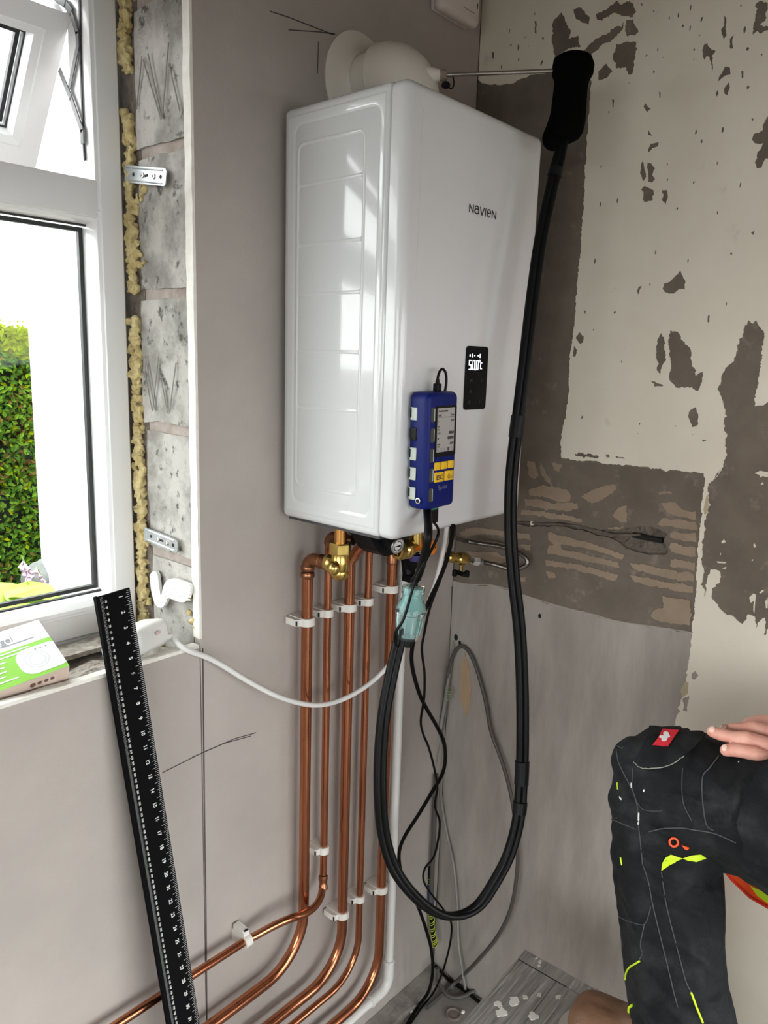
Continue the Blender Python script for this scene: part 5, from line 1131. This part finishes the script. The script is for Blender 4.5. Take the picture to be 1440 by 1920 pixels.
for k, (px_, py_, r_) in enumerate(((933, 1883, .010), (940, 1898, .012), (1011, 1866, .006), (1047, 1870, .007), (1012, 1805, .005), (1010, 1812, .004), (965, 1878, .012), (1000, 1905, .010), (1093, 1875, .004), (985, 1870, .006))):
    c = pdot(px_, py_); MB().ngon_prism([c+Vector((math.cos(t)*r_*rnd.uniform(.5, 1.2), math.sin(t)*r_*rnd.uniform(.4, 1), .0003)) for t in (2*math.pi*j/14 for j in range(14))], (0, 0, 1), .0012).build('plaster_splash', M['board_core'], pf, 0)

# ================================================================== PERSON
def pr_(px, py, d, rpx): return (at(px, py, d), rpx*d/F_PX)
FD = Vector((-.656, .754, 0)); LD = Vector((-.754, -.656, 0)); UP = Vector((0, 0, 1))
hipL = at(1800, 1700, 1.0); hipR = hipL-LD*.19; pel = (hipL+hipR)/2+UP*.06
kneeR = Vector((hipR.x+.015, hipR.y-.02, .50)); ankR = Vector((kneeR.x+.03, kneeR.y-.05, .10))
person = thing('person', 'person in black work trousers with one knee raised and hand resting on it', 'person', (ankR.x, ankR.y, 0))
# --- trousers, first pass without folds, then folds laid on that surface
legL = [pr_(1254, 1466, 1.205, 104), pr_(1300, 1482, 1.195, 112), pr_(1360, 1503, 1.18, 119), pr_(1440, 1526, 1.150, 133), (hipL, .125)]
shinL = [pr_(1252, 1470, 1.205, 103), pr_(1247, 1560, 1.205, 102), pr_(1252, 1650, 1.205, 103), pr_(1260, 1760, 1.205, 97), pr_(1268, 1850, 1.208, 96), pr_(1284, 1930, 1.21, 98), pr_(1296, 1985, 1.21, 92)]
base = []
sweep(legL, base); sweep(shinL, base)
sweep([(hipL, .125), (pel, .15), (hipR, .125), ((hipR+kneeR)/2, .105), (kneeR, .088), ((kneeR+ankR)/2, .085), (ankR+UP*.02, .08)], base); base.append((pel+UP*.05, .15))
for c in (pr_(1195, 1430, 1.20, 50), pr_(1186, 1500, 1.20, 46), pr_(1188, 1600, 1.203, 45), pr_(1300, 1445, 1.19, 75), pr_(1350, 1480, 1.16, 80), pr_(1330, 1560, 1.17, 60), pr_(1262, 1905, 1.17, 60), pr_(1225, 1900, 1.20, 46)): base.append(c)
tv_, tf_ = fuse(base, .009, 4); bvh = BVHTree.FromPolygons(tv_, tf_)
def hit(px, py):
    d = ray(px, py).normalized(); h = bvh.ray_cast(CAM, d)
    if h[0] is None or (h[0]-CAM).length > 1.75:
        q = bvh.find_nearest(at(px, py, 1.18)); return q[0], q[1]
    return h[0], h[1]
folds = []
for path, r in (([(1232, 1400), (1228, 1440), (1238, 1480)], 9), ([(1190, 1475), (1205, 1520), (1235, 1560), (1290, 1580), (1340, 1572)], 9), ([(1212, 1540), (1240, 1580), (1265, 1600)], 8), ([(1270, 1470), (1262, 1510), (1275, 1555)], 9),
    ([(1300, 1440), (1282, 1490), (1288, 1540)], 8), ([(1345, 1470), (1320, 1520), (1322, 1560)], 10), ([(1400, 1455), (1372, 1500), (1360, 1560)], 9), ([(1250, 1562), (1320, 1554), (1400, 1575), (1440, 1600)], 9), ([(1180, 1400), (1176, 1440), (1186, 1470)], 8),
    ([(1172, 1835), (1200, 1800), (1240, 1830), (1290, 1870), (1350, 1868)], 9), ([(1185, 1905), (1215, 1850), (1225, 1830)], 8), ([(1225, 1910), (1260, 1860), (1275, 1830)], 9), ([(1290, 1885), (1340, 1880), (1356, 1850)], 10), ([(1150, 1550), (1175, 1562), (1195, 1580)], 8),
    ([(1300, 1780), (1340, 1820), (1355, 1822)], 8), ([(1160, 1630), (1180, 1690), (1210, 1720)], 7), ([(1150, 1500), (1165, 1530), (1160, 1570)], 7), ([(1300, 1640), (1330, 1680), (1345, 1730)], 7), ([(1250, 1690), (1290, 1760), (1300, 1820)], 6)):
    P = smooth_path([Vector((a, b_, 0)) for a, b_ in path], 5); C = [hit(q.x, q.y) for q in P]
    sweep([(h[0]-h[1]*r*.75*1.2/F_PX, r*2.1/F_PX*(.35+.65*math.sin(math.pi*(i+.5)/len(C)))) for i, h in enumerate(C)], folds, .5)
tv_, tf_ = fuse(base+folds, .0048, 3)
nv_ = []
for v in tv_:
    n_ = noise.noise(v*22)*.003+noise.noise(v*55+Vector((3, 1, 2)))*.0011
    n_ += (1-abs(noise.noise(Vector((v.x*13+v.z*10, v.y*13-v.z*6, v.z*20)))*1.6))**3*.0085 if abs(noise.noise(Vector((v.x*13+v.z*10, v.y*13-v.z*6, v.z*20)))) < .6 else 0
    nv_.append(v+Vector((noise.noise(v*18+Vector((9, 0, 0))), noise.noise(v*18+Vector((0, 9, 0))), 0))*.0022+(CAM-v).normalized()*n_)
bvh = BVHTree.FromPolygons(nv_, tf_)
trs = from_data('trousers', nv_, tf_, M['denim'], person, 180)
def decal(name, poly, m, off=.001, thick=.0015, parent=None, step=5, bulge=0):      # cloth piece lying on the trousers
    n = len(poly); E = []; b0 = []
    for i in range(n):
        a, c = poly[i], poly[(i+1) % n]; k = max(1, int(math.dist(a, c)/step))
        for j in range(k): b0.append((a[0]+(c[0]-a[0])*j/k, a[1]+(c[1]-a[1])*j/k))
    N = len(b0); pts = list(b0); E = [(i, (i+1) % N) for i in range(N)]
    x0, x1 = min(p[0] for p in poly), max(p[0] for p in poly); y0, y1 = min(p[1] for p in poly), max(p[1] for p in poly)
    y = y0+step/2
    while y < y1:
        x = x0+step/2
        while x < x1:
            if inside((x, y), poly) and min(math.dist((x, y), q) for q in b0) > step*.5: pts.append((x, y))
            x += step
        y += step
    r = delaunay_2d_cdt([Vector(p) for p in pts], E, [tuple(range(N))], 1, 1e-4)
    P2, Fa = r[0], r[2]; T = []; Bt = []
    for p in P2:
        h, nn = hit(p.x, p.y); vd = (CAM-h).normalized(); nn = (nn+vd*.6).normalized(); e = 0
        if bulge: e = bulge*min(1, min(math.dist((p.x, p.y), q) for q in b0)/12)
        T.append(h+nn*(off+thick+e)); Bt.append(h-nn*.001)
    k = len(T); fs = [tuple(f) for f in Fa]+[tuple(i+k for i in reversed(f)) for f in Fa]; cnt = {}
    for f in Fa:
        for i in range(len(f)):
            e = (f[i], f[(i+1) % len(f)]); cnt[tuple(sorted(e))] = cnt.get(tuple(sorted(e)), 0)+1
    fs += [(a, b2, b2+k, a+k) for (a, b2), c in cnt.items() if c == 1]
    return from_data(name, T+Bt, fs, m, parent or trs, 60)
def seam(name, pts, wpx, m, off=.0006, parent=None):
    P = smooth_path([Vector((a, b2, 0)) for a, b2 in pts], 5); C = []
    for q in P: h, nn = hit(q.x, q.y); C.append(h+nn*off)
    return MB().tube(C, wpx*1.2/F_PX/2, 6).build(name, m, parent or trs, 60)
c5 = lambda p: [(1080+a/4, 1320+b2/4) for a, b2 in p]; c6 = lambda p: [(1080+a/4, 1600+b2/4) for a, b2 in p]
seam('seam', c5([(308, 270), (312, 400), (350, 500), (420, 640), (460, 760), (468, 900), (480, 1000), (500, 1200)]), 2.2, M['piping'])
seam('seam', c6([(500, 80), (540, 200), (580, 400), (640, 650), (700, 900), (760, 1150)]), 2.0, M['piping'])
seam('seam', c6([(640, 140), (680, 400), (760, 720), (820, 950), (860, 1040)]), 2.0, M['piping'])
seam('seam', c6([(325, 475), (400, 510), (515, 530), (560, 400)]), 1.8, M['piping'])
seam('seam', c6([(515, 530), (490, 640), (485, 700), (500, 750), (475, 795)]), 2.0, M['piping'])
seam('seam', c5([(1070, 390), (1000, 480), (950, 545), (948, 700), (975, 900), (1030, 945)]), 2.2, M['piping'])
seam('seam', c5([(800, 480), (795, 640), (810, 760), (870, 880)]), 1.6, M['piping'])
seam('seam', c5([(552, 955), (640, 938), (780, 930), (900, 945), (1040, 970), (1200, 1040)]), 2.4, M['piping'])
seam('seam', c5([(425, 480), (425, 640), (480, 770), (550, 800), (650, 800)]), 1.6, M['piping'])
seam('seam', c5([(262, 862), (320, 885), (400, 920), (455, 940)]), 2.0, M['piping'])
seam('lime_piping', c6([(372, 950), (378, 895), (408, 852), (445, 828), (478, 805)]), 3.4, M['hivis'])
seam('lime_piping', c6([(860, 1040), (900, 1140), (950, 1270)]), 3.6, M['hivis'])
seam('lime_piping', c6([(334, 30), (345, 85)]), 3, M['hivis']); seam('lime_piping', c6([(398, 1190), (402, 1160), (425, 1138)]), 5, M['hivis'])
seam('lime_piping', c5([(311, 590), (314, 640)]), 2.2, M['hivis'])
seam('reflective_bit', c5([(472, 815), (468, 900)]), 3, M['print_white']); seam('reflective_bit', c5([(415, 590), (416, 630)]), 2.4, M['print_white'])
fl_ = decal('pocket_flap', c5([(560, 175), (640, 188), (760, 185), (930, 188), (975, 215), (930, 275), (880, 330), (800, 390), (740, 440), (660, 475), (560, 490), (470, 470), (430, 440), (490, 340), (540, 260)]), M['denim'], .0035, .002, None, 5, .002)
seam('flap_edge', c5([(430, 442), (470, 472), (560, 490), (660, 476), (740, 442), (800, 392)]), 1.6, mat('pale_thread', (.30, .31, .25), .8), .0052)
rp_ = decal('badge', c5([(650, 216), (765, 222), (695, 335), (578, 322)]), M['red'], .0088, .0012, None, 3)
for pl_ in ([(655, 262), (650, 245), (668, 235), (690, 240), (700, 258), (706, 272), (688, 278), (680, 298), (655, 304), (638, 296), (640, 280), (618, 272), (626, 262)],):
    decal('badge_emblem', c5(pl_), M['print_white'], .0106, .0006, None, 2.5)
decal('lime_panel', c6([(640, 130), (648, 70), (672, 35), (712, 8), (800, 40), (700, 85)]), M['hivis'], .0008, .001)
decal('lime_panel', c6([(800, 38), (870, 15), (935, 6), (975, 35), (900, 62), (840, 58)]), M['hivis'], .0008, .001)
h, nn = hit(1263, 1577); u_, v_ = frame_of(nn)
MB().tube([h+nn*.003+(u_*math.cos(a)*.0058+v_*math.sin(a)*.0070) for a in (2*math.pi*k/18 for k in range(19))], .0016, 8).build('tool_loop', M['orange'], trs)
decal('tool_tab', c5([(790, 1055), (850, 1075), (835, 1092), (815, 1085)]), M['orange'], .001, .001, None, 3)
decal('side_flap', [(1398, 1478), (1440, 1430), (1462, 1420), (1468, 1640), (1436, 1622), (1396, 1602), (1394, 1575), (1380, 1542)], M['denim'], .006, .002, None, 6)
for pl_ in ([(505, 640), (515, 640), (512, 660), (503, 658)], [(325, 692), (340, 705), (342, 720), (330, 712)], [(1215, 435), (1225, 428), (1222, 440)]):
    decal('plaster_fleck', c5(pl_), M['board_core'], .0006, .0006, None, 2)
# --- boot on the platform, other boot on the floor
def boot(toe, ank, label, zs):
    B = []; d = (ank-toe); d.z = 0; Lb = d.length; d.normalize()
    toeC = Vector((toe.x, toe.y, zs+.046)); mid = toeC+d*.07; mid.z = zs+.05; heel = toeC+d*(Lb+.035); heel.z = zs+.045; an_ = Vector((ank.x, ank.y, zs+.085))
    s_ = Vector((-d.y, d.x, 0))
    for k in (-1, 1): sweep([(toeC+s_*.012*k, .040), (mid+s_*.012*k, .040), (heel, .036)], B)
    sweep([(mid+UP*.015, .040), (an_, .050), (an_+UP*.04, .048)], B); sweep([(heel, .036), (an_+d*.02, .045)], B)
    vs, fs = fuse(B, .006, 4); vs = [Vector((v.x, v.y, max(v.z, zs+.014))) for v in vs]
    bt = from_data('boot', vs, fs, M['boot'], person, 180)
    lo = [(q, r) for q, r in ((toeC, .052), (mid, .054), (mid+d*.08, .044), (heel, .040))]; out = []
    for k in range(40):
        a = 2*math.pi*k/40; v = d*math.cos(a)+s_*math.sin(a); best = max(lo, key=lambda t: (t[0]-mid).dot(v)+t[1]); c, r = best
        out.append(Vector(((c+v*(r+.003)).x, (c+v*(r+.003)).y, zs+.001)))
    MB().ngon_prism(out, UP, .018).build('sole', M['sole'], bt, 30); return bt
toe = onZ(1112, 1908, ZP+.055); boot(toe, Vector((at(1280, 1935, 1.21).x, at(1280, 1935, 1.21).y, 0)), 'brown', ZP+.0035)
boot(ankR+FD*.17, ankR, 'brown', .001)
# --- vest hem and garments
hem = [(1330, 1600), (1350, 1622), (1372, 1650), (1405, 1682), (1450, 1708), (1560, 1740), (1640, 1720), (1640, 1560), (1480, 1560), (1400, 1560)]
vs = [at(x, y, 1.36+.00008*(x-1400)+.006*math.sin(x*.05)) for x, y in hem]
chest = pel+UP*.42-FD*.09; shL = chest+UP*.06+LD*.19; shR = chest+UP*.06-LD*.19
TB = []; sweep([(pel+UP*.02-FD*.05, .148), (pel+UP*.2-FD*.07, .143), (chest-UP*.06, .150), (chest+UP*.02, .13)], TB); sweep([(shL-LD*.05, .085), (chest+UP*.05, .10), (shR+LD*.05, .085)], TB)
for k in (-1, 1): sweep([(pel+LD*.06*k-FD*.05, .122), (chest+LD*.07*k, .120)], TB)
vs2, fs2 = fuse(TB, .009, 5); vst = from_data('vest', vs2, fs2, M['vest'], person, 180)
MB().ngon_prism(vs, _f, .003).build('vest_hem', M['vest'], vst, 0)
MB().ngon_prism([at(x, y, 1.352) for x, y in ((1408, 1662), (1430, 1672), (1470, 1690), (1470, 1705), (1440, 1694), (1420, 1680))], _f, .003).build('lime_mesh', M['hivis'], vst, 0)
MB().tube([at(x, y, 1.356) for x, y in ((1350, 1622), (1372, 1650), (1405, 1682), (1450, 1708), (1560, 1740))], .0022, 8).build('hem_binding', mat('red_orange_binding', (.9, .04, .02), .6), vst, 60)
vbv = BVHTree.FromPolygons(vs2, fs2)
for zz in (.14, .27):
    vs = []; fs = []; n = 64
    for k in range(n):
        a = 2*math.pi*k/n; dr = FD*math.cos(a)+LD*math.sin(a)
        for j in range(4):
            o_ = pel-FD*.06+UP*(zz+(j-1.5)*.016); h = vbv.ray_cast(o_+dr*.6, -dr)
            vs.append((h[0] if h[0] is not None else o_+dr*.16)+dr*.002)
    for k in range(n):
        for j in range(3): fs.append((k*4+j, ((k+1) % n)*4+j, ((k+1) % n)*4+j+1, k*4+j+1))
    from_data('reflective_band', vs, fs, mat('silver_band', (.6, .6, .58), .35, .4), vst, 60)
wrist = at(1640, 1470, 1.10); elb = shL-UP*.25+FD*.03+LD*.10
elbR = shR-UP*.26-FD*.10-LD*.03; wrR = elbR+UP*.02+FD*.14+LD*.17
SB = []; sweep([(shL, .075), (shL.lerp(elb, .5), .062), (elb, .055), (elb.lerp(wrist, .55), .048), (wrist-(wrist-elb).normalized()*.02, .042)], SB); sweep([(shR, .075), (elbR, .055), (wrR, .044)], SB)
sweep([(chest+UP*.03, .105), (chest+UP*.11, .075)], SB)
vs2, fs2 = fuse(SB, .008, 4); from_data('sweatshirt', vs2, fs2, mat('dark_jersey', (.025, .027, .032), .85, bump=.3, bscale=300), person, 180)
# --- body: one skin, hand modelled finely
HB = []
def ph_(px, py, d, r): return (at(px, py, d), r*d/F_PX)
KL = {'pinky': [ph_(1362, 1407, 1.133, 12), ph_(1374, 1406, 1.131, 13), ph_(1396, 1409, 1.127, 13.5), ph_(1413, 1412, 1.125, 15), ph_(1440, 1424, 1.126, 15.5), ph_(1478, 1442, 1.128, 18)],
      'ring': [ph_(1336, 1372, 1.151, 11), ph_(1350, 1377, 1.149, 12), ph_(1375, 1383, 1.146, 12.5), ph_(1400, 1385, 1.140, 14.5), ph_(1430, 1394, 1.138, 15), ph_(1490, 1415, 1.142, 19)],
      'middle': [ph_(1358, 1367, 1.176, 9.5), ph_(1374, 1366, 1.174, 11), ph_(1395, 1366, 1.171, 12), ph_(1412, 1365, 1.168, 14), ph_(1440, 1372, 1.165, 15), ph_(1500, 1396, 1.162, 19)],
      'index': [ph_(1402, 1356, 1.204, 10), ph_(1420, 1352, 1.202, 11.5), ph_(1440, 1353, 1.198, 13), ph_(1470, 1362, 1.19, 15), ph_(1510, 1385, 1.182, 19)],
      'thumb': [ph_(1455, 1400, 1.222, 12), ph_(1490, 1402, 1.218, 15), ph_(1535, 1412, 1.20, 18), ph_(1570, 1425, 1.17, 22)]}
for nm, chn in KL.items(): sweep(chn, HB, .25)
wr_ = at(1590, 1452, 1.13)
for nm in ('pinky', 'ring', 'middle', 'index', 'thumb'): sweep([KL[nm][-1], (wr_, .024)], HB, .25)
sweep([(wr_, .027), (wrist, .030), (wrist.lerp(elb, .3), .036)], HB, .25)
v1_, f1_ = fuse(HB, .0017, 4)
headC = chest+UP*.34+FD*.03
PB = []
sweep([(chest, .10), (chest+UP*.12, .062), (chest+UP*.2, .058), (headC-UP*.06, .062)], PB)
sweep([(headC+UP*.03-FD*.015, .092), (headC+FD*.02+UP*.02, .084), (headC-UP*.055+FD*.035, .062), (headC-UP*.085+FD*.055, .042)], PB)
sweep([(headC+FD*.088+UP*.025, .011), (headC+FD*.110-UP*.012, .014)], PB); sweep([(headC+FD*.088-UP*.05+LD*.018, .010), (headC+FD*.088-UP*.05-LD*.018, .010)], PB)
for k in (-1, 1):
    PB.append((headC+FD*.080+UP*.028+LD*.032*k, .0145)); sweep([(headC+LD*.086*k+UP*.02-FD*.01, .016), (headC+LD*.088*k-UP*.02-FD*.006, .012)], PB)
sweep([(chest, .12), (pel, .12), (hipL, .09), (at(1254, 1466, 1.205), .055), (at(1284, 1930, 1.21), .045)], PB); sweep([(pel, .12), (hipR, .09), (kneeR, .055), (ankR, .045)], PB)
sweep([(chest, .10), (shL, .06), (elb, .042), (wrist, .029)], PB); sweep([(chest, .10), (shR, .06), (elbR, .042), (wrR, .03), (wrR-UP*.09+FD*.02, .032)], PB)
for k in range(4): sweep([(wrR-UP*.09+FD*(.035-.022*k), .012), (wrR-UP*.17+FD*(.04-.022*k), .009)], PB)
sweep([(wrR-UP*.06+FD*.03, .013), (wrR-UP*.12+FD*.07, .010)], PB)
v2_, f2_ = fuse(PB, .007, 3); n0 = len(v1_)
body = from_data('body', v1_+v2_, f1_+[tuple(i+n0 for i in f) for f in f2_], M['skin'], person, 180)
hv_ = []; sweep([(headC+UP*.05-FD*.03, .093), (headC+UP*.06+FD*.01, .086)], hv_); sweep([(headC+UP*.04-FD*.03, .092), (headC-UP*.04-FD*.05, .066)], hv_)
vs2, fs2 = fuse(hv_, .007, 3); from_data('hair', vs2, fs2, M['hair'], person, 180)
for k in (-1, 1):
    e_ = headC+FD*.0925+UP*.028+LD*.032*k; ey_ = MB().sphere(e_, (.008, .008, .006), 12, 8).build('eye', M['print_white'], body); MB().sphere(e_+FD*.0062, .0035, 8, 6).build('iris', M['hair'], ey_)
# nails
hb_ = BVHTree.FromPolygons(v1_, f1_)
for nm, (px_, py_), (dx, dy), ln in (('pinky', (1357, 1402), (.96, .16), 9), ('ring', (1334, 1367), (.95, .25), 9), ('middle', (1357, 1361), (1, .05), 8)):
    pts = []
    d2 = Vector((dx, dy)).normalized(); s2 = Vector((-d2.y, d2.x))
    grid = []; nn_ = 7
    vs = []; fs = []
    for i in range(nn_):
        for j in range(5):
            a = (i/(nn_-1)-.35)*ln; wv = (j/4-.5)*2*5.6*math.sqrt(max(.12, 1-((i/(nn_-1)-.5)*1.7)**2))
            q = Vector((px_, py_))+d2*a+s2*wv; r0 = ray(q.x, q.y).normalized(); hh = hb_.ray_cast(CAM, r0)
            if hh[0] is None: hh = hb_.find_nearest(at(q.x, q.y, 1.14))
            vs.append(hh[0]+hh[1]*.0007)
    for i in range(nn_-1):
        for j in range(4): fs.append((i*5+j, i*5+j+1, i*5+j+6, i*5+j+5))
    from_data('fingernail', vs, fs, M['nail'], body, 180)
